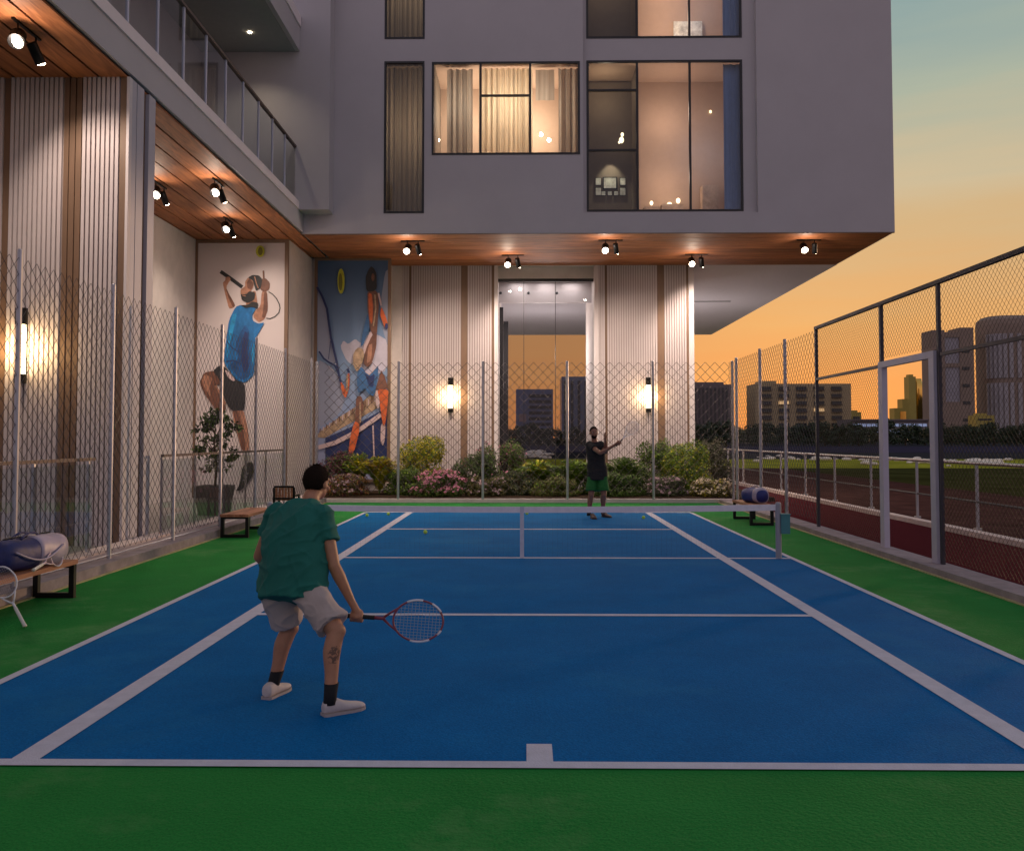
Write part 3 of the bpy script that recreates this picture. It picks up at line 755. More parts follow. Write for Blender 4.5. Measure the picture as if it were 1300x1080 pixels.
printed(p1, YP1-.06, [
    ('skin', [(283.3, 362), (283, 358.5), (288, 354), (291.7, 356), (287, 364.6), (290.7, 373), (299, 387.8), (295.4, 391.5), (290.7, 392), (286, 374)], 1),
    ('skind', [(287, 366), (290.7, 373), (299, 387.8), (296, 391), (290, 378)], 1),
    ('black', band([(280, 344.8), (292, 353), (307.6, 364.6)], 4.6), 0),
    ('skin', [(286, 352), (291, 351), (293, 355), (290, 359), (286, 358)], 1),
    ('black', band([(341, 370.5), (346, 373.5), (351, 379), (354.5, 386), (355.5, 391), (354, 397), (349, 402), (343, 404.6), (338, 404)], 1.3), 0),
    ('skin', [(332.4, 369), (339, 369), (340.2, 393), (336, 405.4), (328.7, 409.5), (321.5, 403), (323, 396), (330.6, 388.7)], 1),
    ('skind', [(335, 371), (339, 371), (340, 393), (336, 404), (332.5, 403), (334.5, 390)], 1),
    ('skind', [(329.6, 362), (331, 354.4), (337, 353), (342.8, 359), (342, 367.4), (336, 371), (331, 368)], 1), ('skind', band([(334.3, 343.6), (334.9, 354)], 2.1), 0),
    ('skin', [(313, 376), (324, 368), (326, 378), (327, 388), (312, 392)], 1),
    ('skin', [(315, 352), (311, 357.6), (311.3, 363.5), (305.4, 367.4), (305.2, 375), (316.7, 372), (322, 364), (322, 354)], 1),
    ('skind', [(317, 353), (313.5, 358), (314, 366), (319, 368), (322, 360)], 1),
    ('black', [(314.6, 352.6), (320.4, 349), (328.7, 349.6), (333, 354.4), (331, 365.6), (325, 369.5), (322.5, 362), (321, 356)], 1), ('skin', band([(323.2, 351), (325.5, 360), (328, 366)], 1.2), 0),
    ('black', [(305.4, 373.5), (312, 374), (316.7, 369.5), (324, 371), (323, 380.4), (315, 385), (307, 381)], 1), ('skin', band([(307.5, 374.8), (312, 376)], 1.2), 0),
    ('shirt', [(299, 389.4), (306, 387), (326.8, 388), (320, 400), (321, 407), (328, 411), (335.8, 409), (331, 418), (324.6, 429), (324.2, 453), (322.5, 475.6), (311, 486), (300, 482.4), (285.3, 462.5), (284.2, 455), (287.6, 428), (290.7, 406)], 1),
    ('shirtd', [(312, 411), (317, 422), (315.5, 437), (319, 462), (317, 478), (306, 483), (290, 464), (303, 455), (298, 437), (305, 422)], 1),
    ('navy', [(311, 420), (315, 424), (313.5, 440), (316, 468), (309, 474), (306, 455), (307, 435)], 1),
    ('shirtl', [(295, 400), (301, 397), (296, 420), (291, 440), (289, 455), (287, 450), (290, 425)], 1), ('shirtl', [(322, 432), (323.5, 450), (321, 466), (319, 448)], 1),
    ('navy', band([(288, 433), (294, 441), (303, 447)], 1.2), 0), ('navy', band([(287, 459), (296, 457.5), (306, 462)], 1.5), 0),
    ('black', [(305.2, 387.5), (314, 387), (320.4, 382.6), (328, 384.5), (326.4, 391.8), (320, 389.5), (312, 391)], 1),
    ('skind', [(271, 470.5), (259, 473), (253.2, 485.6), (261, 502), (270, 514), (277, 528), (288, 520), (280, 504), (277.8, 496.7), (272, 487.8), (282, 488), (281, 474)], 1),
    ('skin', [(260, 474.5), (256, 484), (263, 498), (268, 505), (266, 490), (270, 480)], 1), ('skin', band([(273.5, 489), (280, 500), (286, 513)], 2.4), 0),
    ('skin', [(294.5, 519), (309, 519), (315, 546), (317, 571), (307, 572.4), (301.7, 552), (297, 536.5)], 1),
    ('skind', [(295.5, 520), (302, 520), (309, 545), (312, 571), (307.5, 572), (302, 550)], 1),
    ('black', [(278, 464), (270, 471), (278, 480.5), (282, 498), (287, 511), (294, 521.4), (310, 521), (311.4, 500), (310.6, 487), (300, 483), (286, 466)], 1),
    ('lpink', [(285, 469), (291, 472.5), (299, 482.6), (296, 484), (289.5, 479)], 1),
    ('grey', [(309, 572), (317, 572), (317.4, 588), (309.5, 589)], 0),
    ('black', [(307.4, 593.5), (312, 588), (320, 585.8), (323.8, 594), (318, 609), (306, 622.5), (299, 623.5), (304, 615)], 1), ('grey', band([(309.5, 604), (316, 600)], 1.4), 0), ('grey', band([(308, 610), (313, 608)], 1.2), 0),
    ('yellow', ellp(330.3, 319, 5.6, 7.4), 0), ('yellowd', ellp(330.5, 319, 3, 5.4), 0)])
p2 = poster(398, 497, 327.5, fp(450, 612, YP2).z, .09, YP2, 'tall framed poster of a tennis player reaching up against a blue sky', skyp)
P2 = [
    ('cloudd', [(402, 366), (405, 369), (412, 384), (417, 404), (421, 432), (427, 462), (414, 458), (402, 446)], 1),
    ('cloud', [(432, 440), (436, 432), (442, 437), (451, 430), (458, 436), (464, 426), (478, 424), (492, 432), (492, 470), (470, 478), (452, 466), (440, 458)], 1),
    ('cloudd', [(402, 455), (425, 468), (440, 500), (432, 525), (402, 545)], 1),
    ('cloudd', [(489, 345), (493, 342), (493, 440), (486, 420), (483, 385)], 1),
    ('navy', [(413, 556), (450, 540), (493, 516), (493, 600), (413, 600)], 0),
    ('beige', [(403, 552), (409, 545), (430, 530), (452, 516), (470, 502), (483, 496), (483, 516), (450, 534), (412, 556), (403, 555)], 0)]
for i_ in range(19):
    u_ = 406+i_*4.1; P2.append((('skind', 'lpink')[i_ % 2], band([(u_, 549-(u_-406)*.56), (u_+.6, 544-(u_-406)*.62)], 1.3), 0))
P2 += [
    ('lpink', band([(404, 568), (425, 562), (443, 553), (460, 543), (484, 526)], 5.5), 0),
    ('lpink', band([(473.5, 540), (475.5, 598)], 1.8), 0), ('lpink', [(483.5, 538), (489.5, 538), (488.5, 559), (486, 566), (483, 560)], 1),
    ('navy', band([(402.5, 364.5), (409, 376), (415, 392), (420, 428), (427, 458), (431, 480), (436, 497)], 2.8), 0),
    ('navy', band([(405, 446), (411, 455), (417, 459.5), (425, 464), (430, 474)], 2.2), 0), ('navy', band([(420, 430), (417, 456)], .8), 0),
    ('orange', [(432, 484), (436, 488), (438, 496), (441, 484), (441, 474), (444, 474), (443.5, 492), (439, 506), (434, 498)], 1), ('beige', band([(441, 476), (440.5, 497)], 2.4), 0), ('navy', band([(441, 468), (443, 473)], 3), 0),
    ('orange', [(483.9, 388), (491.3, 406), (492.4, 417), (488.5, 416.5), (482.5, 400)], 1), ('navy', ellp(490.6, 414, 2, 4), 0),
    ('lpink', band([(480.5, 372), (484, 388)], 2.2), 0),
    ('skind', [(466.2, 369), (479.3, 369), (481, 389), (479.4, 410), (478.6, 423), (474.6, 428), (469, 416), (466.6, 392)], 1),
    ('orange', [(467.6, 372), (472, 373), (473.6, 390), (472.5, 412), (469.5, 408), (468, 390)], 1), ('beige', band([(476, 374), (477, 392), (474, 414)], 1.8), 0),
    ('black', [(471, 338), (475, 341), (477.8, 347), (478.6, 366), (474, 370), (465.2, 370), (464.2, 352), (467, 344)], 1), ('skind', ellp(473.5, 352, 2, 5), 0),
    ('blue2', [(467, 395), (469.5, 416), (466, 425), (461, 438), (457.6, 440), (459.8, 425)], 1),
    ('lpink', [(466, 430), (470, 420), (473, 424), (468, 444), (462, 450), (461, 440)], 1),
    ('skind', [(472, 426), (478.6, 420), (477.6, 440), (473, 459), (468, 466), (461.4, 463), (464, 444)], 1), ('skin', [(468, 438), (473, 436), (471, 458), (465, 462)], 1),
    ('beige', [(455, 441), (461, 443), (462.5, 452), (458, 466), (453, 472), (448.5, 464), (448, 452), (451, 444)], 1),
    ('skind', [(483.9, 470), (488, 477), (493, 493), (476.5, 495)], 0),
    ('blue2', [(458, 465), (463, 470), (469, 476), (474, 472), (480.4, 463), (479.5, 480), (477.4, 492.2), (474.6, 503.3), (468, 500), (462.6, 492), (459, 497), (454, 498.5), (453, 476)], 1),
    ('navy', [(463, 473), (469, 478), (476, 474), (474, 492), (468, 490)], 1), ('lpink', band([(463.5, 471.5), (469, 475.6), (473, 472), (474.6, 464)], 1.1), 0),
    ('lpink', [(476.5, 496), (480, 495), (483, 510), (480, 520), (477, 512)], 1),
    ('orange', [(478.8, 494), (493, 494), (492.4, 510), (489.6, 536), (486.6, 542), (483.4, 524), (482, 509)], 1),
    ('skind', [(452.4, 503), (458.9, 502.5), (462, 515), (459, 530), (456, 545), (450, 545), (451, 525)], 1), ('beige', band([(457, 510), (457.5, 536)], 2), 0),
    ('orange', [(450.4, 534), (456, 538), (456, 549), (448.7, 576), (442, 576), (445, 552)], 1),
    ('yellow', ellp(433, 357, 4.6, 16), 0), ('yellowd', ellp(432.3, 358, 2.6, 11), 0)]
printed(p2, YP2-.06, P2)

# ================================================================== LIGHT FITTINGS
print('STEP', round(time.time()-T0_, 1), 'LIGHT FITTINGS')
def track_light(u, v, lab, grp, dirs=((0, -1), (0, 1)), lit=0, sz=1.0, power=(330, 430), sconce=None, along='x'):
    p = gp(u, v, ZS-.02)
    root = thing('track_spotlight', (p.x, p.y, ZS-.02), lab, 'spotlight', grp)
    b = MB(); b.box(*((p.x-.33, p.x+.33, p.y-.02, p.y+.02) if along == 'x' else (p.x-.02, p.x+.02, p.y-.33, p.y+.33)), ZS-.05, ZS-.021); b.build('track', 'black', root)
    for i, dx in enumerate((-.14, .15)):
        q = Vector((p.x+dx, p.y, ZS-.05)) if along == 'x' else Vector((p.x, p.y+dx*1.5, ZS-.05))
        b = MB(); b.tube([q, q+Vector((0, 0, -.10))], .012); b.build('stem', 'black', root)
        aim = (Vector((-.06, -.78, -.62)) if along == 'x' else Vector((.30, -.70, -.62))).normalized() if i == lit else Vector((.18, .55, -.80)).normalized()
        c = q+Vector((0, 0, -.20))
        r_ = (.098 if i == lit else .07)*sz
        b = MB(); b.tube([c-aim*.13, c-aim*.12, c+aim*.13, c+aim*.15], [r_*.8, r_, r_, r_*1.04], 16)
        cn = b.build('lamp_can', 'black', root, smooth=False)
        b = MB(); b.ell(c+aim*.15, Vector((r_*.86, 0, 0)), aim.cross(Vector((1, 0, 0))).normalized()*r_*.86, aim*.02, 14, 6); b.build('lens', 'lamp', cn)
        if i == lit:
            lamp('spot_beam', 'SPOT', c+aim*.19, power[i], LC, .05, c+Vector((0, -.12, -3)), 140, .8)
            lamp('lens_spill', 'POINT', c+aim*.25+Vector((0, -.05, 0)), 15, LC, .05)
        else:
            lamp('spot_beam', 'SPOT', c+aim*.19, power[i], LC, .05, c+aim*3, 104, .75)
    return root
LC = (1, .80, .66)
G1 = 'twin track spotlights under the wooden soffits'
track_light(524, 305.5, 'twin track spotlight under the soffit above the second poster', G1)
track_light(651, 323.5, 'twin track spotlight under the soffit above the glazed lobby door', G1)
track_light(775, 304.5, 'twin track spotlight near the soffit edge above the right wall sconce', G1)
track_light(884, 322.5, 'twin track spotlight at the right end of the fluted back wall', G1)
track_light(1027, 304, 'twin track spotlight farthest right on the soffit, over open air', G1, power=(150, 60))
track_light(34, 36, 'large nearest twin track spotlight at the upper left corner', G1, power=(160, 130), sz=1.0, along='y')
track_light(203, 234, 'twin track spotlight beside the lavender column fins', G1, power=(160, 260), along='y')
track_light(277, 231, 'twin track spotlight on the wing soffit nearest its outer edge', G1, power=(160, 260), along='y')
track_light(290, 279, 'twin track spotlight directly above the white poster', G1, power=(200, 110), along='y')

def sconce(u, v0, v1, Y, lab):
    x0, x1, z0, z1 = pxrect(u-7, u+7, v0, v1, Y); x = (x0+x1)/2; yc = Y-.14; wd = .085
    root = thing('wall_sconce', (x, Y-.05, z0), lab, 'wall lamp', 'tubular wall sconces')
    h = z1-z0
    b = MB(); b.box(x-.05, x+.05, Y-.062, Y-.047, z0+.04, z1-.04); b.build('back_plate', 'black', root)
    b = MB(); b.tube([(x, yc, z0+h*.12), (x, yc, z1-h*.22)], wd*.82, 16); b.build('glass_tube', 'sconce', root, smooth=True)
    for a, c in ((z0, z0+h*.12-.001), (z1-h*.22+.001, z1)):
        b = MB(); b.tube([(x, yc, a), (x, yc, c)], wd, 16); b.build('end_cap', 'black', root)
    b = MB(); b.box(x-.02, x+.02, Y-.10, Y-.06, z1-h*.15, z1-h*.1); b.build('bracket', 'black', root)
    for s in (-1, 1):
        lamp('sconce_glow', 'POINT', (x+s*.16, yc-.12, z0+h*.45), 19, (1, .68, .32), .12)
sconce(572.5, 480, 523.5, YW, 'glowing tube sconce on the fluted wall left of the lobby door')
sconce(822.5, 479.5, 523.5, YW, 'glowing tube sconce on the fluted wall right of the lobby door')
sconce(33, 393, 487, YL, 'large glowing tube sconce on the nearest fluted wall at the left edge')

# ================================================================== FENCES
print('STEP', round(time.time()-T0_, 1), 'FENCES')
def chainlink(parent, p0, p1, z0, z1, cell_w, cell_h, r, m):
    p0 = Vector(p0); p1 = Vector(p1); d = (p1-p0); Ln = d.length; d.normalize(); nrm = Vector((-d.y, d.x, 0))
    nw = int(Ln/(cell_w/2)); nk = int((z1-z0)/(cell_h/2)); b = MB()
    V = b.v; Fc = b.f; Mi = b.m
    for i in range(nw):
        base = len(V)
        for k in range(nk+1):
            s = i*cell_w/2 + (cell_w/2 if (k+i) % 2 else 0)
            zz = z1 - k*cell_h/2
            off = nrm*(r*.6 if (k+i) % 2 else -r*.6)
            c = p0 + d*s + off; c = Vector((c.x, c.y, zz))
            V += [c+d*r, c+nrm*r, c-d*r, c-nrm*r]
        for k in range(nk):
            for q in range(4):
                a = base+k*4+q; bb = base+k*4+(q+1) % 4
                Fc.append((a, bb, bb+4, a+4)); Mi.append(0)
    return b.build('chain_link_mesh', m, parent)
def postset(parent, pts, z0, z1s, r, m, name='post', n=10):
    for (x, y), z1 in zip(pts, z1s):
        b = MB(); b.tube([(x, y, z0), (x, y, z1-.01), (x, y, z1)], [r, r, r*.6], n); b.build(name, m, parent, smooth=False)
XFL, XFR, YFN = -5.45, 5.35, 23.98
ZFT = 3.74
fl = thing('chain_link_fence', (XFL, 12, .12), 'chain-link fence with pale steel posts along the left kerb', 'fence', 'chain-link fences round the court')
yl = [sp(u, 500, XFL).y for u in (22, 142, 222, 281, 325, 362, 395)]
postset(fl, [(XFL, yl[0]-2.15)]+[(XFL, y) for y in yl], .125, [ZFT]*8, .029, 'steel')
chainlink(fl, (XFL, 6.0, 0), (XFL, YFN-.1, 0), .16, ZFT-.10, .18, .18, .0036, 'wire')
b = MB(); b.tube([(XFL, 6, .17), (XFL, YFN-.1, .17)], .012, 6); b.build('bottom_rail', 'steel', fl)
fb = thing('chain_link_fence', (0, YFN, .1), 'chain-link fence with pale posts behind the far baseline', 'fence', 'chain-link fences round the court')
postset(fb, [(fp(u, 500, YFN).x, YFN) for u in (402, 506, 613, 720, 829)]+[(XFR+.12, YFN)], .10, [ZFT]*6, .036, 'steel')
chainlink(fb, (XFL+.1, YFN+.06, 0), (XFR+.1, YFN+.06, 0), .16, ZFT-.03, .253, .265, .0078, 'wire')
fr_ = thing('chain_link_fence', (XFR, 14, .085), 'chain-link fence with dark top frame along the right kerb beside the gate', 'fence', 'chain-link fences round the court')
yr = [sp(u, 500, XFR).y for u in (935, 965, 997)]
postset(fr_, [(XFR, y) for y in yr], .085, [ZFT]*3, .036, 'steel')
yd = [sp(u, 500, XFR).y for u in (1037, 1120, 1190)]
ZTR = sp(1190, 361, XFR).z; ZMR = sp(1037, 481.5, XFR).z; ZGT = sp(1157, 460, XFR).z
b = MB(); b.box(XFR-.025, XFR+.025, yd[0]-.03, yd[0]+.03, .085, ZTR); b.build('frame_post', 'darkpost', fr_)
b = MB(); b.box(XFR-.025, XFR+.025, yd[1]-.03, yd[1]+.03, ZGT+.08, ZTR); b.build('frame_post', 'darkpost', fr_)
for y in (yd[2]-.07, yd[2]-3.2):
    b = MB(); b.box(XFR-.02, XFR+.02, y-.03, y+.03, .085, ZTR); b.build('frame_post', 'darkpost', fr_)
b = MB(); b.box(XFR-.03, XFR+.03, 5, yd[0]+.03, ZTR+.001, ZTR+.055); b.build('top_rail', 'darkpost', fr_)
b = MB(); b.box(XFR-.022, XFR+.022, yd[1]+.03, yd[0]-.03, ZMR-.02, ZMR+.025); b.build('mid_rail', 'darkpost', fr_)
b = MB(); b.box(XFR-.022, XFR+.022, 5, yd[2]-.14, ZMR-.02, ZMR+.025); b.build('mid_rail', 'darkpost', fr_)
chainlink(fr_, (XFR, yd[0]+.05, 0), (XFR, YFN-.05, 0), .12, ZFT-.05, .17, .18, .0036, 'wire')
chainlink(fr_, (XFR, yd[1], 0), (XFR, yd[0], 0), .12, ZTR, .09, .09, .0022, 'wirebr')
chainlink(fr_, (XFR, yd[2], 0), (XFR, yd[1], 0), ZGT+.1, ZTR, .09, .09, .0022, 'wirebr')
chainlink(fr_, (XFR, 6.5, 0), (XFR, yd[2]-.06, 0), .12, ZTR, .09, .09, .0022, 'wirebr')
gt = thing('gate_frame', (XFR, (yd[1]+yd[2])/2, .085), 'open lavender-white metal gate frame in the right chain-link fence', 'gate')
b = MB()
for y in (yd[1]-.05, yd[2]+.03): b.box(XFR-.05, XFR+.03, y-.045, y+.045, .086, ZGT)
for i_, y in enumerate((yd[1]-.05, yd[2]+.06)):
    b = MB(); b.box(XFR-.05, XFR+.03, y-.075, y+.075, .086, ZGT); b.build('jamb', 'whitepaint', gt)
b = MB(); b.box(XFR-.05, XFR+.03, yd[2]-.015, yd[1]+.025, ZGT+.001, ZGT+.09); b.build('lintel', 'whitepaint', gt)

# railing beyond the gravel path
XRL = 7.95
rl = thing('steel_railing', (XRL, 20, 0), 'low two-rail metal railing along the pale kerb beyond the red gravel', 'railing')
zr1 = sp(1240, 588, XRL).z; zr2 = sp(1170, 627, XRL).z
b = MB(); b.tube([(XRL, 5, zr1), (XRL, 70, zr1)], .032, 8); b.build('top_rail', 'steel', rl)
b = MB(); b.tube([(XRL, 5, zr2), (XRL, 70, zr2)], .02, 8); b.build('mid_rail', 'darkpost', rl)
y = sp(1240, 600, XRL).y-4.9
while y < 62:
    b = MB(); b.tube([(XRL, y, .0), (XRL, y, zr1)], .03, 8); b.tube([(XRL, y, .0), (XRL, y, .12)], .07, 8)
    b.build('post', 'steel', rl); y += 2.45

# glass balustrades on the left
def glassrail(y0, y1, lab):
    X = -5.76
    root = thing('glass_balustrade', (X, (y0+y1)/2, .2), lab, 'balustrade', 'glass balustrades behind the left fence')
    b = MB(); b.quad((X, y0, .201), (X, y1, .201), (X, y1, 1.36), (X, y0, 1.36)); b.build('glass_panel', 'glassb', root)
    b = MB(); b.box(X-.025, X+.025, y0-.03, y1+.03, 1.40, 1.44); b.build('handrail', 'bronzerail', root)
    n = max(2, int((y1-y0)/1.3))
    for i in range(n+1):
        yy = y0+.05+(y1-y0-.1)*i/n
        b = MB(); b.box(X-.05, X-.02, yy-.02, yy+.02, .201, 1.40); b.build('clamp_post', 'steel', root)
glassrail(5.2, sp(118, 585, -5.76).y, 'glass balustrade with bronze handrail before the near fluted wall')
glassrail(y1c+.05, sp(362, 575, -5.76).y, 'glass balustrade with bronze handrail before the white poster')

# ================================================================== NET
print('STEP', round(time.time()-T0_, 1), 'NET')
zn1 = fp(988, 640, YNET).z; zn0 = fp(663, 643, YNET).z
xn0, xn1 = fp(342.5, 650, YNET).x, fp(988, 650, YNET).x
net = thing('tennis_net', (0, YNET, 0), 'low tennis net with pale tape and centre strap across the blue court', 'net')
def ztop(x):
    t = abs(x)/3.6; return zn0+(zn1-zn0)*t*t
b = MB(); n = 24; th = .085
for i in range(n):
    xa = xn0+(xn1-xn0)*i/n; xb_ = xn0+(xn1-xn0)*(i+1)/n; za, zb_ = ztop(xa), ztop(xb_)
    for yy, s in ((YNET-.012, 1), (YNET+.012, -1)):
        q = [(xa, yy, za-th), (xb_, yy, zb_-th), (xb_, yy, zb_), (xa, yy, za)]
        b.quad(*(q if s == 1 else q[::-1]))
    b.quad((xa, YNET-.012, za), (xb_, YNET-.012, zb_), (xb_, YNET+.012, zb_), (xa, YNET+.012, za))
b.build('net_tape', mat('net_tape', (.78, .74, .80), .8, var=.08, vscale=10), net)
xc = fp(662.7, 680, YNET).x
b = MB(); b.box(xc-.028, xc+.028, YNET-.017, YNET-.013, .01, ztop(xc)+.004); b.build('centre_strap', 'line', net)
for i, x in enumerate((xn0, xn1)):
    b = MB(); b.tube([(x, YNET, 0), (x, YNET, zn1+.01), (x, YNET, zn1+.03)], [.042, .042, .03], 14); b.build('net_post', mat('net_post_paint', (.33, .33, .38), .4, .3), net, smooth=False)
b = MB(); s = .07
x = xn0+.04
while x < xn1-.04:
    b.tube([(x, YNET, .02), (x, YNET, ztop(x)-th)], .0004, 3, cap=False); x += s
k = 1
while k*s < zn0-.07:
    b.tube([(xn0+.04, YNET, k*s), (xn1-.04, YNET, k*s)], .0004, 3, cap=False); k += 1
b.build('net_mesh', 'wire', net)
# teal box hung on the post
bx0, bx1, bz0, bz1 = pxrect(990.5, 1001.5, 653, 677, YNET)
tb = thing('scorer_box', ((bx0+bx1)/2, YNET, bz0), 'small teal box fixed to the right net post', 'box')
b = MB(); b.box(bx0, bx1, YNET-.06, YNET+.05, bz0, bz1); b.build('box_body', mat('teal_paint', (.06, .22, .25), .5, var=.1), tb)
b = MB(); b.box(bx0-.01, bx1+.01, YNET-.07, YNET+.06, bz1+.001, bz1+.014); b.build('lid', mat('teal_lid', (.09, .26, .28), .5), tb)
b = MB(); b.box(xn1+.03, bx0-.001, YNET-.012, YNET+.012, bz1-.07, bz1-.04); b.build('bracket', 'steel', tb)

# balls
bls = [(466, 655, 'left end of the far baseline'), (493, 653.5, 'far baseline'), (540, 677, 'blue court in front of the far service line'),
       (669, 652.5, 'middle of the far baseline'), (817, 658, "far player's right, near the right singles line")]
for u, v, tx in bls:
    p = gp(u, v+1.2, 0); r_ = .036
    b = MB(); b.ell((p.x, p.y, r_+.008), (r_, 0, 0), (0, r_, 0), (0, 0, r_), 14, 10)
    tag(b.build('tennis_ball', 'ball', offset=(p.x, p.y, 0), smooth=True), 'yellow-green tennis ball lying at the ' + tx, 'ball', 'loose tennis balls')

# ================================================================== BENCHES
print('STEP', round(time.time()-T0_, 1), 'BENCHES')
def bench(x0, x1, y0, y1, lab):
    root = thing('court_bench', ((x0+x1)/2, (y0+y1)/2, 0), lab, 'bench', 'wood and black steel benches')
    H = .40; t = .055
    b = MB()
    n = 4; p = (x1-x0-.0)/n
    for i in range(n): b.box(x0+i*p+.004, x0+(i+1)*p-.004, y0+.0, y1-.0, H-.045, H)
    b.build('seat', 'benchwood', root)
    for ya in (y0+.02, y1-.02-t):
        b = MB(); b.box(x0+.01, x0+.01+t, ya, ya+t, .0, H-.046); b.box(x1-.01-t, x1-.01, ya, ya+t, .0, H-.046)
        b.box(x0+.01+t, x1-.01-t, ya, ya+t, .0, t); b.box(x0+.01+t, x1-.01-t, ya, ya+t, H-.046-t*.6, H-.046)
        b.build('leg_frame', 'black', root)
    return root
bench(-5.26, -4.80, 8.15, 9.72, 'wood-topped bench at the left edge carrying the navy racket bag')
bench(-5.22, -4.72, 15.45, 17.0, 'empty wood-topped bench by the left kerb behind the near player')
bench(4.36, 4.84, 17.75, 19.25, 'wood-topped bench on the right side carrying a blue bag')
# small slatted chair behind the net on the left
ch = thing('slatted_chair', (-5.05, 19.2, 0), 'small chair with black frame and slatted back beyond the left net post', 'chair')
b = MB()
for x in (-5.28, -4.86): b.box(x-.02, x+.02, 19.0, 19.04, 0, .66); b.box(x-.02, x+.02, 19.4, 19.44, 0, .5)
b.box(-5.28, -4.86, 19.0, 19.04, .661, .70); b.box(-5.26, -4.88, 19.0, 19.04, .42, .45)
for x in (-5.28, -4.86): b.box(x-.02, x+.02, 19.05, 19.39, .46, .5)
b.build('frame', 'black', ch)
b = MB()
for i in range(6): xx = -5.25+i*.064; b.box(xx, xx+.045, 19.005, 19.035, .452, .66)
b.build('backrest', 'benchwood', ch)
b = MB(); b.box(-5.26, -4.88, 19.05, 19.42, .39, .42); b.build('seat', 'benchwood', ch)

# ================================================================== RACKETS
print('STEP', round(time.time()-T0_, 1), 'RACKETS')
def racket(loc, X, Z, lab, frame, accent, grip, string, L_=.66, hw=.13, hh=.165, cat='racket', grp=None):
    """handle end at loc, X along the shaft, Z across the head"""
    X = Vector(X).normalized(); Z = Vector(Z); Z = (Z - X*Z.dot(X)).normalized(); loc = Vector(loc)
    root = thing('tennis_racket', loc, lab, 'racket', grp)
    c = loc + X*(L_-hh)
    P = [c + X*(hh*math.cos(a)) + Z*(hw*math.sin(a)) for a in [2*math.pi*i/48 for i in range(48)]]
    b = MB()
    b.tube(P, .0066, 8, 0, closed=True); b.build('frame', frame, root, smooth=True)
    b = MB()
    for i0, i1 in ((4, 9), (11, 17), (34, 41), (43, 46)):
        b = MB(); b.tube([c+(P[i]-c)*1.012 for i in range(i0, i1)], .0078, 8); b.build('bumper', accent, root, smooth=True)
    b = MB()
    thr = loc + X*(L_*.40)
    for s in (-1, 1):
        e = c - X*(hh*.80) + Z*(s*hw*.58)
        b.tube([thr+Z*s*.006, thr+(e-thr)*.5+Z*s*.006, e], [.009, .007, .007], 8)
    b.tube([loc+X*.19, thr+X*.01], .012, 8)
    b.build('throat', frame, root, smooth=True)
    b = MB(); b.tube([loc, loc+X*.012, loc+X*.02, loc+X*.20], [.018, .018, .0155, .0145], 8); b.build('grip', grip, root, smooth=True)
    b = MB(); n = 14
    for i in range(1, n):
        s = -1+2*i/n; q = math.sqrt(1-s*s)
        b.tube([c+Z*hw*s-X*hh*q, c+Z*hw*s+X*hh*q], .0011, 4, cap=False)
        b.tube([c+X*hh*s-Z*hw*q, c+X*hh*s+Z*hw*q], .0011, 4, cap=False)
    b.build('strings', string, root)
    return root
m_red = mat('racket_red', (.22, .035, .06), .3); m_wht = mat('racket_white', (.72, .70, .75), .35); m_blk = mat('racket_grip', (.012, .012, .014), .8, bump=.6, bscale=120)
m_str = mat('racket_string', (.42, .40, .46), .5); m_pnk = mat('racket_pink', (.72, .55, .58), .35); m_gr = mat('racket_grip_pale', (.68, .66, .60), .7)

# ================================================================== BAGS
print('STEP', round(time.time()-T0_, 1), 'BAGS')
def duffel(c, ax, r1, r2, L_, lab, cat='bag'):
    """barrel bag: c centre, ax unit axis"""
    c = Vector(c); ax = Vector(ax).normalized(); sd = Vector((-ax.y, ax.x, 0)); up = Vector((0, 0, 1))
    root = thing('racket_bag', (c.x, c.y, c.z-r2), lab, cat)
    def body(t0, t1, g=0, n=9):
        rings = []
        for i in range(n):
            t = t0+(t1-t0)*i/(n-1); k = math.sqrt(max(.0, 1-abs(t)**5))*.18+.82 if abs(t) < .98 else .78
            rings.append((c+ax*(L_/2*t)+up*(.012*math.sin(t*7)), sd*(r1*k+g), up*(r2*k+g)))
        return rings
    return root, body, ax, sd, up
navy = mat('bag_navy', (.012, .02, .12), .55, var=.3, vscale=12, bump=.5, bscale=12)
silver = mat('bag_silver', (.42, .36, .46), .45, var=.15, vscale=8, bump=.4, bscale=9)
bz = .40
root, body, ax, sd, up = duffel((-5.0, 9.05, bz+.155), (.10, 1, 0), .17, .155, .98, 'navy and silver racket bag lying on the near left bench')
c0 = Vector((-5.0, 9.05, bz+.155))
b = MB(); b.loft(body(-1, 1), 26, 0, 2.6); b.build('bag_body', navy, root, smooth=True)
b = MB(); b.loft(body(.0, .93, .006), 26, 0, 2.6); b.build('side_panel', silver, root, smooth=True)
b = MB(); pts = [c0+sd*(-.0)+ax*(-.35+.08*i)+up*(.165+.004*math.sin(i)) for i in range(10)]; b.tube(pts, .008, 6); b.build('zip', 'black', root)
b = MB(); pts = []
for i in range(15):
    t = i/14; pts.append(c0+ax*(-.40+.75*t)-sd*(.178+.03*math.sin(t*3.14))+up*(.05-.11*math.sin(t*3.14)))
b.tube(pts, .010, 6); b.build('shoulder_strap', silver, root, smooth=True)
b = MB()
for s in (-1, 1):
    pts = [c0+ax*(-.16+.032*i)+sd*s*.05+up*(.15+.05*math.sin(i/10*3.14)) for i in range(11)]; b.tube(pts, .011, 6)
b.build('handle', navy, root, smooth=True)
# racket on the bench standing against the bag
racket((-4.76, 8.75, .425), Vector((-.05, .55, .075)), Vector((-.25, 0, 1)), 'pink-rimmed white racket propped against the navy bag on the bench', m_pnk, m_wht, m_gr, m_str, .66, .105, .13)
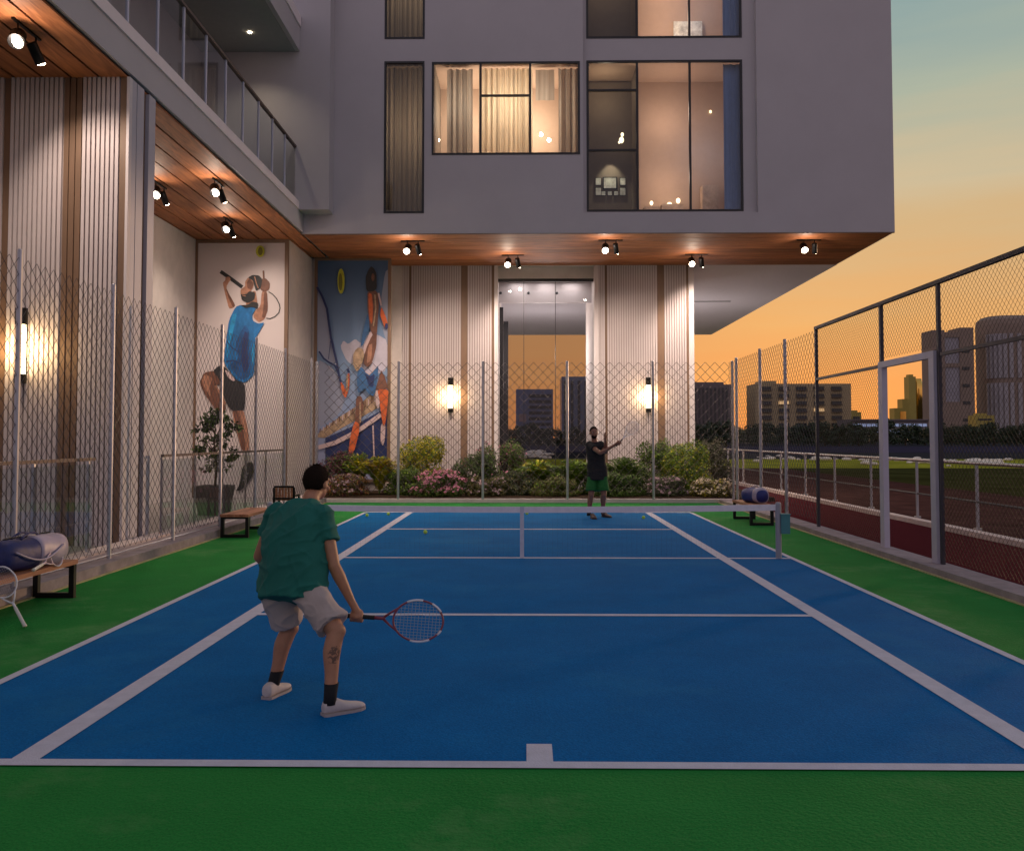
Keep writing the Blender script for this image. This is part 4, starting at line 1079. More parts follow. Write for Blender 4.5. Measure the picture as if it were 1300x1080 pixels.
# racket leaning on the bench toward the floor
hb = gp(32, 795, .02); tp = fp(2, 738, hb.y+.08)
racket(hb+Vector((0, 0, 0)), tp-hb, Vector((.75, .3, .2)), 'white racket leaning on the near bench with its grip on the green floor', m_wht, m_wht, m_gr, m_str, .62, .115, .15)
# blue bag on the right bench
root, body, ax, sd, up = duffel((4.62, 18.4, bz+.15), (-.35, 1, 0), .17, .15, .55, 'blue bag with pale handle on the right bench')
c1 = Vector((4.62, 18.4, bz+.15))
bluem = mat('bag_blue', (.012, .022, .17), .55, var=.3, vscale=10)
b = MB(); b.loft(body(-1, 1), 24, 0, 2.5); b.build('bag_body', bluem, root, smooth=True)
b = MB()
b.tube([c1+ax*(-.2+.04*i)+up*(.12+.07*math.sin(i/10*3.14))-sd*.04 for i in range(11)], .01, 6); b.build('handle', silver, root, smooth=True)
b = MB(); b.loft(body(-.97, -.62, .006), 24, 0, 2.5); b.build('end_panel', silver, root, smooth=True)

# ================================================================== PEOPLE
print('STEP', round(time.time()-T0_, 1), 'PEOPLE')
def skin_mat(name, c, spots=None):
    m = mat(name, c, .5, var=.10, vscale=14, bump=.15, bscale=90)
    bsdf(m).inputs['Subsurface Weight'].default_value = .05
    bsdf(m).inputs['Subsurface Radius'].default_value = (.02, .008, .005)
    if spots:
        t = m.node_tree; b = bsdf(m); last = b.inputs['Base Color'].links[0].from_socket
        g = t.nodes.new('ShaderNodeNewGeometry')
        n = t.nodes.new('ShaderNodeTexNoise'); n.inputs['Scale'].default_value = 26; n.inputs['Detail'].default_value = 3; n.inputs['Distortion'].default_value = 2
        t.links.new(g.outputs['Position'], n.inputs[0])
        for (c_, r_) in spots:
            d = t.nodes.new('ShaderNodeVectorMath'); d.operation = 'DISTANCE'; d.inputs[1].default_value = c_
            t.links.new(g.outputs['Position'], d.inputs[0])
            a = t.nodes.new('ShaderNodeMapRange'); a.inputs['From Min'].default_value = r_; a.inputs['From Max'].default_value = r_*.6; a.inputs['To Max'].default_value = .34
            t.links.new(d.outputs['Value'], a.inputs[0])
            s_ = t.nodes.new('ShaderNodeMath'); s_.operation = 'ADD'; t.links.new(a.outputs[0], s_.inputs[0]); t.links.new(n.outputs[0], s_.inputs[1])
            k = t.nodes.new('ShaderNodeMapRange'); k.inputs['From Min'].default_value = .80; k.inputs['From Max'].default_value = .86; k.inputs['To Max'].default_value = .75
            t.links.new(s_.outputs[0], k.inputs[0])
            mxn = t.nodes.new('ShaderNodeMix'); mxn.data_type = 'RGBA'; mxn.inputs[7].default_value = (.035, .02, .018, 1)
            t.links.new(k.outputs[0], mxn.inputs[0]); t.links.new(last, mxn.inputs[6]); last = mxn.outputs[2]
        t.links.new(last, b.inputs['Base Color'])
    return m
def lerp(a, b_, t): return a + (b_-a)*t
def shoe(parent, ankle, toe, k, m, sole, name='shoe'):
    """ankle joint, toe tip on the ground"""
    a = Vector(ankle); tpt = Vector(toe); d = Vector((tpt.x-a.x, tpt.y-a.y, 0)); d.normalize(); s = Vector((-d.y, d.x, 0)); up = Vector((0, 0, 1))
    L_ = .285*k; heel = tpt - d*L_; heel.z = .012
    b = MB(); rings = []
    prof = [(0, .026, .030, .045), (.05, .036, .05, .056), (.18, .039, .055, .060), (.33, .040, .050, .056), (.5, .045, .036, .042), (.68, .050, .028, .033), (.84, .046, .023, .028), (.95, .032, .018, .022), (1, .014, .010, .014)]
    for t, hw, hh, zc in prof: rings.append((heel+d*(L_*t)+up*(zc*k*.78), s*hw*k, up*hh*k*.86))
    b.loft(rings, 20, 0, 2.4)
    b.tube([Vector((a.x, a.y, 0))+up*(.055*k), Vector((a.x, a.y, 0))+up*(.088*k)], .041*k, 16)
    o = b.build(name, m, parent, fix=True); baked(o, .006*k, 3)
    b = MB(); rings = []
    for t, hw, hh, zc in prof: rings.append((heel+d*(L_*t-.002)+up*.0, s*(hw+.004)*k, d*.0))
    n = len(rings); pts = [r[0]+r[1] for r in rings]+[r[0]-r[1] for r in rings[::-1]]
    bot = [p+up*(.001-p.z) for p in pts]; top = [p+up*(.020*k-p.z) for p in pts]
    b.poly(bot[::-1]); b.poly(top)
    for i in range(len(pts)): j = (i+1) % len(pts); b.quad(bot[i], bot[j], top[j], top[i])
    b.build('sole', sole, o, fix=True)
def person(J, k, lab, mats, near=True, root_loc=None, grip=None, handL=None, fold=.006, shirt_w=1.0):
    root = thing('person', root_loc, lab, 'person')
    up = Vector((0, 0, 1))
    vx = .006*k if near else .009*k
    latH = (J['hipR']-J['hipL']).normalized(); latS = (J['shR']-J['shL']).normalized()
    pel = (J['hipR']+J['hipL'])/2; shc = (J['shR']+J['shL'])/2; axis = (shc-pel).normalized()
    def fw(lat): return axis.cross(lat).normalized()      # front or back; only the axis matters
    S = MB()
    # torso
    rings = []
    for t, u, v in ((-.12, .12, .09), (0, .155, .11), (.3, .135, .095), (.6, .155, .105), (.85, .165, .10), (1.0, .12, .075), (1.12, .055, .05)):
        lat = lerp(latH, latS, max(0, min(1, t))).normalized(); f = fw(lat)
        bow = fw(latH)*0
        rings.append((lerp(pel, shc, t)+bow, lat*u*k, f*v*k))
    S.loft(rings, 22)
    S.capsule([J['neck']-axis*.03, J['neck'], J['head']-J['hu']*.05*k], [x*k for x in (.062, .056, .055)])
    for s in 'RL':
        hp, kn, an = J['hip'+s], J['kn'+s], J['an'+s]
        back = -J['legf']
        S.capsule([hp, lerp(hp, kn, .45), kn], [x*k for x in (.088, .078, .056)], 16)
        S.capsule([kn, lerp(kn, an, .30)+back*.016*k, lerp(kn, an, .62)+back*.006*k, an], [x*k for x in (.054, .056, .043, .036)], 16)
        S.ell(kn+J['legf']*.018*k, (.042*k, 0, 0), (0, .042*k, 0), (0, 0, .048*k))
        sh, el, wr = J['sh'+s], J['el'+s], J['wr'+s]
        S.capsule([sh, lerp(sh, el, .4), el], [x*k for x in (.056, .050, .039)], 14)
        S.capsule([el, lerp(el, wr, .3), lerp(el, wr, .75), wr], [x*k for x in (.040, .042, .031, .026)], 14)
    # head
    hc, hf, hu = J['head'], J['hf'].normalized(), J['hu'].normalized(); hr = hf.cross(hu).normalized(); hu = hr.cross(hf)
    def hp_(r, f, u): return hc + (hr*r + hf*f + hu*u)*k
    S.ell(hp_(0, -.008, .022), hr*.076*k, hf*.094*k, hu*.094*k, 22, 16)
    S.ell(hp_(0, .022, -.045), hr*.058*k, hf*.066*k, hu*.070*k, 20, 12)
    S.ell(hp_(0, .050, -.088), hr*.030*k, hf*.030*k, hu*.024*k)
    S.capsule([hp_(0, .084, .012), hp_(0, .101, -.022), hp_(0, .096, -.030)], [x*k for x in (.011, .014, .012)], 10)
    for s in (-1, 1):
        S.ell(hp_(s*.015, .088, -.032), hr*.010*k, hf*.010*k, hu*.008*k, 10, 8)
        S.ell(hp_(s*.078, -.006, -.010), hr*.010*k, hf*.020*k, hu*.032*k, 12, 8)
        S.capsule([hp_(s*.052, .070, .025), hp_(s*.018, .082, .028)], [x*k for x in (.011, .012)], 8)
        S.ell(hp_(s*.045, .062, -.030), hr*.020*k, hf*.020*k, hu*.020*k, 10, 8)
    S.capsule([hp_(-.022, .080, -.060), hp_(0, .088, -.058), hp_(.022, .080, -.060)], [x*k for x in (.007, .009, .007)], 8)
    # hands
    for s in 'RL':
        wr, el = J['wr'+s], J['el'+s]
        if grip and grip[0] == s:
            H, A, n_, turn = grip[1], grip[2].normalized(), grip[3].normalized(), grip[4]
            n_ = (n_-A*n_.dot(A)).normalized()
            def around(ang, r_): return (n_*math.cos(R(ang)) + (A.cross(n_))*math.sin(R(ang))*turn)*r_
            S.ell(H+around(-15, .030*k), A*.045*k, around(-15, 1)*.019*k, around(75, 1)*.042*k, 16, 10)
            S.capsule([wr, lerp(wr, H+around(-30, .04*k), .6), H+around(-25, .034*k)], [x*k for x in (.026, .026, .028)], 12)
            for i in range(4):
                o_ = A*(.033-.0225*i)*k; ln = (205, 225, 215, 185)[i]
                pts = [H+o_+around(a, (.034 if a < 90 else .029)*k) for a in range(15, ln, 30)]
                S.capsule(pts, [(.0105-.0004*q)*k for q in range(len(pts))], 10)
            pts = [H+A*(-.02+.02*q)*k+around(-50-34*q, .030*k) for q in range(4)]
            S.capsule(pts, [x*k for x in (.014, .012, .011, .009)], 10)
        else:
            d = (handL['dir'] if handL and s == handL['side'] else (wr-el)).normalized()
            pn = (handL['n'] if handL and s == handL['side'] else Vector((0, 1, 0)))
            pn = (pn-d*pn.dot(d)).normalized(); sd_ = d.cross(pn)
            S.capsule([wr, wr+d*.02*k], [x*k for x in (.026, .028)], 12)
            S.ell(wr+d*.055*k, d*.052*k, sd_*.040*k, pn*.016*k, 16, 10)
            for i, (off, ln) in enumerate(((-.030, .068), (-.010, .078), (.010, .073), (.029, .058))):
                p0 = wr+d*.095*k+sd_*off*k; cur = .35+.1*i
                p1 = p0+(d*math.cos(cur*.5)+pn*math.sin(cur*.5))*ln*.45*k+sd_*off*.12*k
                p2 = p1+(d*math.cos(cur*1.6)+pn*math.sin(cur*1.6))*ln*.32*k
                p3 = p2+(d*math.cos(cur*2.6)+pn*math.sin(cur*2.6))*ln*.22*k
                S.capsule([p0-d*.02*k, p0, p1, p2, p3], [x*k for x in (.009, .0095, .009, .0085, .0075)], 8)
            q0 = wr+d*.03*k-sd_*.030*k
            S.capsule([q0, q0+(d*.6-sd_*.7+pn*.2)*.035*k, q0+(d*.85-sd_*.55+pn*.45)*.062*k], [x*k for x in (.014, .011, .009)], 8)
    body = S.build('body', mats['skin'], root, fix=True); baked(body, vx, 3)
    # hair: a cap that dives under the skin round the face
    Hm = MB(); Hm.ell(hp_(0, -.012, .024), hr*.081*k, hf*.099*k, hu*.099*k, 56, 40)
    c_ = hp_(0, -.012, .026)
    for i, v in enumerate(Hm.v):
        q = (v-c_); f_, u_ = q.dot(hf)/(.102*k), q.dot(hu)/(.10*k); r__ = abs(q.dot(hr))/(.084*k)
        g = f_*1.0 - u_*.75
        if g > .34 or (u_ < -.86) or (f_ > .16 and u_ < -.02): Hm.v[i] = c_ + q*.86
        else: Hm.v[i] = c_ + q*(1+.022*noise.noise(q*45/k)+.02*noise.noise(q*110/k))
    if near:
        base_v = list(Hm.v)
        for i in range(2600):
            v = random.choice(base_v); q = v-c_
            if q.length < .079*k and (q.dot(hf) > 0 or q.dot(hu) < -.06*k): continue
            nrm = q.normalized(); nrm = (nrm - hu*.5 - hf*.15 + Vector((random.gauss(0, .35), random.gauss(0, .35), random.gauss(0, .35)))).normalized()
            p = v + Vector((random.gauss(0, .004), random.gauss(0, .004), random.gauss(0, .004))) - q.normalized()*.002
            sd2 = nrm.orthogonal().normalized()*.0012; t_e = p + nrm*random.uniform(.006, .012) + q.normalized()*.003
            j = len(Hm.v); Hm.v += [p-sd2, p+sd2, t_e]; Hm.f.append((j, j+1, j+2)); Hm.m.append(0)
    Hm.build('hair', mats['hair'], root, smooth=True)
    if mats.get('beard'):
        b = MB(); b.ell(hp_(0, .034, -.068), hr*.056*k, hf*.058*k, hu*.052*k, 18, 12); o_ = b.build('beard', mats['hair'], root, smooth=True)
    e = MB()
    for s in (-1, 1): e.ell(hp_(s*.031, .074, .006), hr*.013*k, hf*.012*k, hu*.009*k, 10, 8, 0); e.ell(hp_(s*.031, .0845, .006), hr*.006*k, hf*.004*k, hu*.006*k, 8, 6, 1)
    e.build('eyes', [mats['eye'], mats['hair']], root, smooth=True)
    # shirt
    T = MB(); rings = []
    w_ = shirt_w
    for t, u, v in ((-.16, .205, .150), (-.02, .200, .148), (.2, .188, .142), (.42, .190, .142), (.65, .203, .140), (.82, .208, .128), (.95, .185, .105), (1.04, .120, .082), (1.10, .075, .070)):
        lat = lerp(latH, latS, max(0, min(1, t))).normalized(); f = fw(lat)
        cpt = lerp(pel, shc, min(t, 1.0)) + (J['neck']-shc)*max(0, (t-.8)/.3)*.75 + J['torsoback']*(math.sin(max(0, min(1, t))*math.pi)*.035*k)
        rings.append((cpt, lat*u*k*w_, f*v*k*w_))
    T.loft(rings, 28, 0, 2.3)
    for s in 'RL':
        sh, el = J['sh'+s], J['el'+s]
        T.capsule([lerp(shc, sh, .75), sh+axis*.008, lerp(sh, el, .15)], [x*k for x in (.075, .074, .070)], 16)
        e0 = lerp(sh, el, mats['sleeve']); T.tube([lerp(sh, el, .02), lerp(sh, el, .2), e0], [.070*k, .070*k, .075*k], 18)
    for s in 'RL':
        T.tube([J['hip'+s]+axis*.30*k, J['hip'+s]+axis*.18*k, J['hip'+s]+axis*.06*k, J['hip'+s]-up*.03*k], [.085*k*w_, .108*k*w_, .119*k*w_, .122*k*w_], 24)
    o = T.build('t_shirt', mats['shirt'], root, fix=True)
    def folds(co):
        q = co+root.location
        a = noise.noise(Vector((q.x*8, q.y*8, q.z*4.5)))*fold
        r1 = 1-abs(noise.noise(Vector((q.x*3+q.z*5, q.y*4, q.z*7-q.x*5)))*2.2)
        r2 = 1-abs(noise.noise(Vector((q.x*7-q.z*4+9, q.y*6, q.z*9+q.x*6)))*2.4)
        return (a + max(0, r1)**3*fold*.9 + max(0, r2)**3*fold*.5 - .4*fold)*k
    baked(o, .008*k, 9, folds)
    # shorts
    T = MB(); rings = []
    for t, u, v in ((.16, .162, .125), (.02, .175, .135), (-.10, .178, .137)):
        rings.append((lerp(pel, shc, t), latH*u*k, fw(latH)*v*k))
    T.loft(rings, 24)
    for s in 'RL':
        hp, kn = J['hip'+s], J['kn'+s]; t1 = mats['shorts_len']
        T.capsule([hp+up*.02, lerp(hp, kn, .25)], [.105*k, .105*k], 18)
        T.tube([lerp(hp, kn, -.02), lerp(hp, kn, .35), lerp(hp, kn, t1)], [.102*k, .106*k, .108*k*mats.get('flare', 1)], 20)
    o = T.build('shorts', mats['shorts'], root, fix=True); baked(o, .008*k, 4, folds)
    for s in 'RL':
        an, kn = J['an'+s], J['kn'+s]; d = (kn-an).normalized()
        b = MB(); b.loft([(an-d*.03*k, Vector((.040, 0, 0))*k, Vector((0, .040, 0))*k), (an+d*.03*k, Vector((.041, 0, 0))*k, Vector((0, .041, 0))*k), (an+d*mats['sock']*k, Vector((.045, 0, 0))*k, Vector((0, .045, 0))*k)], 18)
        b.build('sock', mats['sockm'], root, smooth=True)
        shoe(root, an, J['toe'+s], k, mats['shoe'], mats['sole'])
    return root
hairm = mat('dark_hair', (.020, .013, .010), .95, bump=1, bscale=160, spec=.05)
eyem = mat('eye_white', (.6, .58, .55), .3)

# near player
J = {}
J['hipR'] = fp(389, 747, 5.84); J['hipL'] = fp(350, 747, 5.98)
J['knR'] = fp(427, 801, 5.72); J['knL'] = fp(368, 797, 6.08)
J['anR'] = fp(419, 887, 5.62); J['anL'] = fp(347, 869, 6.02)
J['toeR'] = gp(463, 899, .0); J['toeL'] = gp(366, 874, .0)
J['shR'] = fp(410, 655, 6.00); J['shL'] = fp(351, 653, 6.18)
J['elR'] = fp(424, 718, 5.92); J['elL'] = fp(329, 706, 6.26)
J['wrR'] = fp(446, 763, 5.95); J['wrL'] = fp(362, 735, 6.52)
J['neck'] = fp(395, 631, 6.14); J['head'] = fp(402, 613, 6.20)
J['hf'] = Vector((.40, .91, -.08)); J['hu'] = Vector((.08, .10, 1))
J['legf'] = Vector((.95, .3, 0)).normalized(); J['torsoback'] = Vector((-.55, -.75, .35))
Hh = fp(452, 780, 5.96); rax = Vector((1, 0.02, .0)).normalized()
rb = fp(437, 781, 5.97); rt = fp(562.5, 790, 5.97)
skinN = skin_mat('near_skin', (.40, .185, .105), [(tuple(fp(428, 832, 5.60)), .10), (tuple(fp(424, 868, 5.56)), .05)])
rax = (rt-rb).normalized()
mN = dict(skin=skinN, hair=hairm, eye=eyem, shirt=mat('teal_shirt', (.006, .125, .100), .85, var=.08, vscale=5, bump=.3, bscale=300), shorts=mat('khaki_shorts', (.44, .36, .34), .85, var=.06, vscale=6, bump=.3, bscale=200),
          sockm=mat('black_sock', (.008, .008, .01), .9), shoe=mat('pale_shoe', (.56, .49, .47), .7, var=.08, vscale=20), sole=mat('shoe_sole', (.38, .33, .32), .7), sleeve=.52, shorts_len=.86, sock=.095, flare=1.02)
person(J, 1.0, 'man in green t-shirt and beige shorts crouching in the near court with a low racket', mN, True, (J['anR'].x, 5.75, 0),
       grip=('R', rb+rax*.085, rax, Vector((0, -.8, .5)), 1), fold=.013, shirt_w=1.10)
racket(rb, rax, Vector((.0, .18, 1)), "red and white racket held by the near player in the green t-shirt", m_red, m_wht, m_blk, m_str, (rt-rb).length, (825-775)/2/1150*5.97*1.0, 31.5/1150*5.97)

# far player
YP = 19.6; k2 = 1.10
J = {}
J['hipR'] = fp(752.5, 603, YP); J['hipL'] = fp(764.5, 603, YP-.05)
J['knR'] = fp(750.5, 628, YP-.05); J['knL'] = fp(766.5, 628, YP-.10)
J['anR'] = fp(747.5, 652.5, YP+.02); J['anL'] = fp(765.5, 650.5, YP+.05)
J['toeR'] = gp(755.5, 659.5, .0); J['toeL'] = gp(775.5, 657.5, .0)
J['shR'] = fp(748, 564.5, YP+.03); J['shL'] = fp(763, 565, YP-.05)
J['elR'] = fp(747.5, 582, YP-.12); J['elL'] = fp(769.5, 574, YP-.18)
J['wrR'] = fp(766, 571.5, YP-.45); J['wrL'] = fp(768.5, 558, YP-.40)
J['wrR'] = fp(779.5, 565.5, YP-.42); J['elR'] = fp(762, 575, YP-.38)
J['neck'] = fp(754.5, 559.5, YP); J['head'] = fp(753.8, 549.2, YP-.03)
J['hf'] = Vector((.12, -1, -.02)); J['hu'] = Vector((0, 0, 1))
J['legf'] = Vector((.25, -.97, 0)).normalized(); J['torsoback'] = Vector((0, .3, 0))
mF = dict(skin=skin_mat('far_skin', (.26, .12, .075)), hair=hairm, eye=eyem, beard=True, shirt=mat('black_shirt', (.010, .010, .012), .8, var=.2, vscale=6),
          shorts=mat('green_shorts', (.008, .12, .018), .8, var=.15, vscale=6), sockm=mat('dark_sock', (.03, .022, .02), .9), shoe=mat('dark_shoe', (.05, .025, .025), .6), sole=mat('dark_sole', (.03, .02, .02), .7),
          sleeve=.5, shorts_len=.80, sock=.05, flare=1.12)
rh = fp(784.5, 563.5, YP-.44); re = fp(803, 543, YP-.44); rd = (re-rh).normalized()
person(J, k2, 'man in black t-shirt and green shorts standing beyond the net, racket raised to his left', mF, False, (J['anL'].x-.1, YP, 0),
       grip=('R', rh+rd*.03, rd, Vector((-.3, -.8, -.2)), 1), handL=dict(side='L', dir=Vector((-.1, -.1, 1)), n=Vector((.9, .3, 0))), fold=.006, shirt_w=.93)
racket(rh-rd*.06, rd, Vector((.75, .15, -.65)), 'dark racket raised by the far player in black', m_wht, m_pnk, m_blk, m_str, .66, .12, .15)

# ================================================================== PLANTS
print('STEP', round(time.time()-T0_, 1), 'PLANTS')
def leafmat(name, c, v=.5):
    m = mat(name, c, .6, var=v, vscale=5); return m
LM = {'yellow': leafmat('leaf_yellow', (0.44, 0.38, 0.01)), 'bright': leafmat('leaf_bright', (0.17, 0.27, 0.012)), 'green': leafmat('leaf_green', (0.075, 0.14, 0.012)),
      'dark': leafmat('leaf_dark', (0.03, 0.052, 0.011)), 'olive': leafmat('leaf_olive', (0.13, 0.115, 0.025)), 'grey': leafmat('leaf_grey', (0.1, 0.095, 0.055)),
      'maroon': leafmat('leaf_maroon', (.12, .025, .045)), 'pink': leafmat('petal_pink', (.62, .22, .33), .25), 'white': leafmat('petal_cream', (.62, .52, .36), .25),
      'lav': leafmat('petal_lavender', (.36, .24, .27), .3), 'wood': mat('stem_bark', (.09, .06, .04), .9, var=.3, vscale=20), 'orange': leafmat('leaf_orange', (.32, .13, .03))}
def leafcard(b, c, n_, ln, wd, m):
    n_ = n_.normalized(); a = n_.orthogonal().normalized(); a = (Matrix.Rotation(random.random()*6.283, 3, n_) @ a); q = n_.cross(a)
    i = len(b.v); b.v += [c-a*ln*.5, c+q*wd*.5+n_*ln*.06, c+a*ln*.5, c-q*wd*.5+n_*ln*.06]; b.f.append((i, i+1, i+2, i+3)); b.m.append(m)
def lumps(cx, cy, z0, rx, ry, h, n):
    L_ = [(Vector((cx, cy, z0+h*.5)), rx*.72, ry*.72, h*.42)]
    for i in range(n):
        a = random.random()*6.283; e = random.uniform(-.3, 1)
        L_.append((Vector((cx+rx*.60*math.cos(a)*math.cos(e), cy+ry*.60*math.sin(a)*math.cos(e), z0+h*.5+h*.36*math.sin(e))), rx*random.uniform(.26, .42), ry*random.uniform(.26, .42), h*random.uniform(.17, .27)))
    for i in range(n//2+2):
        a = 6.283*i/(n//2+2)+random.random(); L_.append((Vector((cx+rx*.62*math.cos(a), cy+ry*.62*math.sin(a), z0+h*.2)), rx*.42, ry*.42, h*.24))
    return L_
def bush(u, vt, hw, Y, ms, lab, n=2600, ls=.055, flower=None, fl_n=0, grp='shrubs in the bed behind the far fence'):
    top = fp(u, vt, Y); x = top.x; z0 = .12; h = top.z-z0; rx = hw/1150*Y*1.16; ry = rx*.8; n = int(n*2.7)
    root = thing('shrub', (x, Y, z0), lab, 'shrub', grp)
    b = MB(); mm_ = [LM[q] for q in ms]
    if flower: mm_.append(LM[flower])
    LL = lumps(x, Y, z0, rx, ry, h, 12)
    for i in range(n):
        c, ax, ay, az = random.choice(LL)
        d = Vector((random.gauss(0, 1), random.gauss(0, 1), random.gauss(0, 1))).normalized(); r_ = random.uniform(.55, 1.0)**.5*random.uniform(.9, 1.12)
        p = c+Vector((d.x*ax*r_, d.y*ay*r_, d.z*az*r_))
        if p.z < z0+.01: p.z = z0+random.random()*.1
        leafcard(b, p, d+Vector((random.gauss(0, .6), random.gauss(0, .6), random.gauss(.3, .5))), ls*random.uniform(.7, 1.5), ls*random.uniform(.4, .8), random.choices(range(len(ms)), [3]+[1]*(len(ms)-1))[0])
    for i in range(fl_n):
        c, ax, ay, az = random.choice(LL[1:])
        d = Vector((random.gauss(0, 1), random.gauss(-.5, 1), abs(random.gauss(.6, 1)))).normalized()
        p = c+Vector((d.x*ax, d.y*ay, d.z*az))*1.08
        for q in range(5): leafcard(b, p+Vector((random.gauss(0, .02), random.gauss(0, .02), random.gauss(0, .015))), d+Vector((random.gauss(0, .5), random.gauss(0, .5), .3)), .05, .045, len(mm_)-1)
    b.build('foliage', mm_, root)
    b = MB()
    for i in range(7):
        a = random.random()*6.283; e = Vector((x+rx*.6*math.cos(a), Y+ry*.6*math.sin(a), z0+h*.7)); m_ = Vector((x+rx*.2*math.cos(a), Y+ry*.2*math.sin(a), z0+h*.35))
        b.tube([(x+.05*math.cos(a), Y+.05*math.sin(a), z0-.03), m_, e], [.018, .012, .005], 5)
    b.build('stem', LM['wood'], root)
    return root
def fern(u, vt, hw, Y, ms, lab, n=70, grp='shrubs in the bed behind the far fence'):
    """arching fronds with leaflets"""
    top = fp(u, vt, Y); x = top.x; z0 = .12; h = top.z-z0; rx = hw/1150*Y*1.25; n = int(n*1.8)
    root = thing('fern_shrub', (x, Y, z0), lab, 'shrub', grp); b = MB(); sb = MB()
    for i in range(n):
        a = random.random()*6.283; sp_ = random.uniform(.25, 1); ht = h*random.uniform(.65, 1.02)*(1-.25*sp_)
        P_ = []
        for q in range(9):
            t = q/8; P_.append(Vector((x+rx*sp_*math.cos(a)*t**1.4, Y+rx*.8*sp_*math.sin(a)*t**1.4, z0+ht*math.sin(t*1.75)/math.sin(1.57))))
        sb.tube(P_, [.006]*8+[.002], 4)
        mi = random.choices(range(len(ms)), [3]+[1]*(len(ms)-1))[0]
        for q in range(2, 9):
            for s in (-1, 1):
                for e in (0, .5):
                    c = lerp(P_[q-1], P_[q], e); d = (P_[q]-P_[q-1]).normalized(); sd_ = d.cross(Vector((0, 0, 1))).normalized()*s
                    ln = .16*(1-.5*abs(q/8-.5)); w_ = d*.022
                    tip = c+(sd_*.8+d*.5+Vector((0, 0, random.uniform(-.2, .35)))).normalized()*ln
                    i0 = len(b.v); b.v += [c-w_, (c+tip)/2-w_*.8+Vector((0, 0, .012)), tip, (c+tip)/2+w_*.8+Vector((0, 0, .012))]; b.f.append((i0, i0+1, i0+2, i0+3)); b.m.append(mi)
    b.build('frond', [LM[q] for q in ms], root); sb.build('stem', LM['green'], root)
    return root
bush(428, 573, 27, 26.0, ['maroon', 'dark', 'green'], 'dark maroon-leaved shrub in front of the second poster', 2600)
bush(441, 600, 26, 25.0, ['olive', 'orange', 'maroon'], 'low brownish-pink shrub just right of the near player\'s head', 2400, flower='lav', fl_n=120)
fern(455, 572, 20, 25.6, ['bright', 'yellow'], 'light green feathery shrub rising before the second poster', 45)
fern(482, 576, 24, 25.3, ['yellow', 'bright', 'orange'], 'yellow-green spiky shrub at the lower right of the second poster', 70)
bush(536, 553, 36, 26.1, ['yellow', 'bright', 'green'], 'tall round yellow-leaved shrub under the left sconce', 4600)
bush(516, 592, 24, 25.2, ['green', 'bright', 'dark'], 'mid-green shrub at the foot of the yellow shrub', 1900)
bush(556, 597, 31, 24.75, ['green', 'olive'], 'low shrub covered in pink and cream blossom', 2600, flower='pink', fl_n=420)
bush(602, 572, 30, 25.9, ['dark', 'green'], 'dark green rounded shrub right of the pink blossom', 3200)
bush(636, 558, 32, 26.6, ['green', 'dark', 'maroon'], 'tall dark shrub with reddish tips at the left edge of the lobby door', 3800, flower='pink', fl_n=40)
bush(618, 604, 26, 24.9, ['olive', 'dark'], 'low olive-grey shrub in front of the dark tall shrub', 2200, flower='lav', fl_n=70)
bush(655, 597, 26, 25.2, ['dark', 'olive'], 'low dark shrub below the left half of the lobby glass', 2400)
fern(684, 582, 28, 25.6, ['bright', 'yellow', 'green'], 'bright green fern-like shrub below the middle of the lobby glass', 80)
fern(728, 580, 28, 25.5, ['bright', 'green'], 'bright green fern-like shrub immediately left of the far player', 80)
bush(705, 604, 28, 24.9, ['olive', 'bright', 'green'], 'low light olive shrub between the two ferns', 2400)
fern(792, 578, 28, 25.5, ['green', 'bright'], 'leafy green fern-like shrub immediately right of the far player', 90)
bush(785, 600, 32, 24.9, ['green', 'dark'], 'low mid-green shrub right of the far player\'s shorts', 2800)
bush(752, 588, 26, 25.6, ['green', 'bright', 'dark'], 'low shrub directly behind the far player', 2400)
bush(832, 558, 27, 26.2, ['green', 'bright', 'dark'], 'tall green shrub under the right sconce', 3200)
bush(873, 560, 31, 25.6, ['bright', 'yellow', 'green'], 'tall round lime-green shrub at the right end of the fluted wall', 4200)
bush(903, 556, 24, 26.6, ['grey', 'dark'], 'grey-green tall shrub beyond the right end of the fluted wall', 2800)
bush(846, 604, 26, 24.9, ['grey', 'green'], 'low shrub with dusty lavender plumes', 2000, flower='lav', fl_n=160)
bush(905, 607, 24, 24.7, ['olive', 'yellow'], 'low cream-flowered shrub in the right corner of the bed', 2200, flower='white', fl_n=260)
# potted ficus on the terrace
pz = gp(272, 652, .12); px_, py__ = pz.x, pz.y
root = thing('potted_tree', (px_, py__, .11), 'small leafy tree in a square grey pot before the white poster', 'potted plant')
b = MB(); w0, w1, hh_ = .21, .27, .60
for s in (0,):
    b.loft([((px_, py__, .111), (w0*1.3, 0, 0), (0, w0*1.3, 0)), ((px_, py__, .11+hh_), (w1*1.3, 0, 0), (0, w1*1.3, 0)), ((px_, py__, .11+hh_), (w1*1.15, 0, 0), (0, w1*1.15, 0)), ((px_, py__, .11+hh_-.05), (w1*1.1, 0, 0), (0, w1*1.1, 0))], 28, 0, 8)
b.build('pot', mat('grey_pot', (.22, .19, .18), .8, var=.1), root)
tz = fp(272, 515, py__).z; b = MB(); b.tube([(px_, py__, .6), (px_+.04, py__, 1.1), (px_-.02, py__, 1.6), (px_, py__, tz-.3)], [.03, .025, .018, .008], 8)
for i in range(14):
    a = random.random()*6.28; z_ = random.uniform(1.1, tz-.4); b.tube([(px_, py__, z_), (px_+.2*math.cos(a), py__+.2*math.sin(a), z_+.2), (px_+.40*math.cos(a), py__+.40*math.sin(a), z_+.3)], [.012, .008, .003], 5)
b.build('trunk', LM['wood'], root)
b = MB()
tw_ = [(random.random(), random.random()*6.28, random.uniform(.15, 1)) for _ in range(60)]
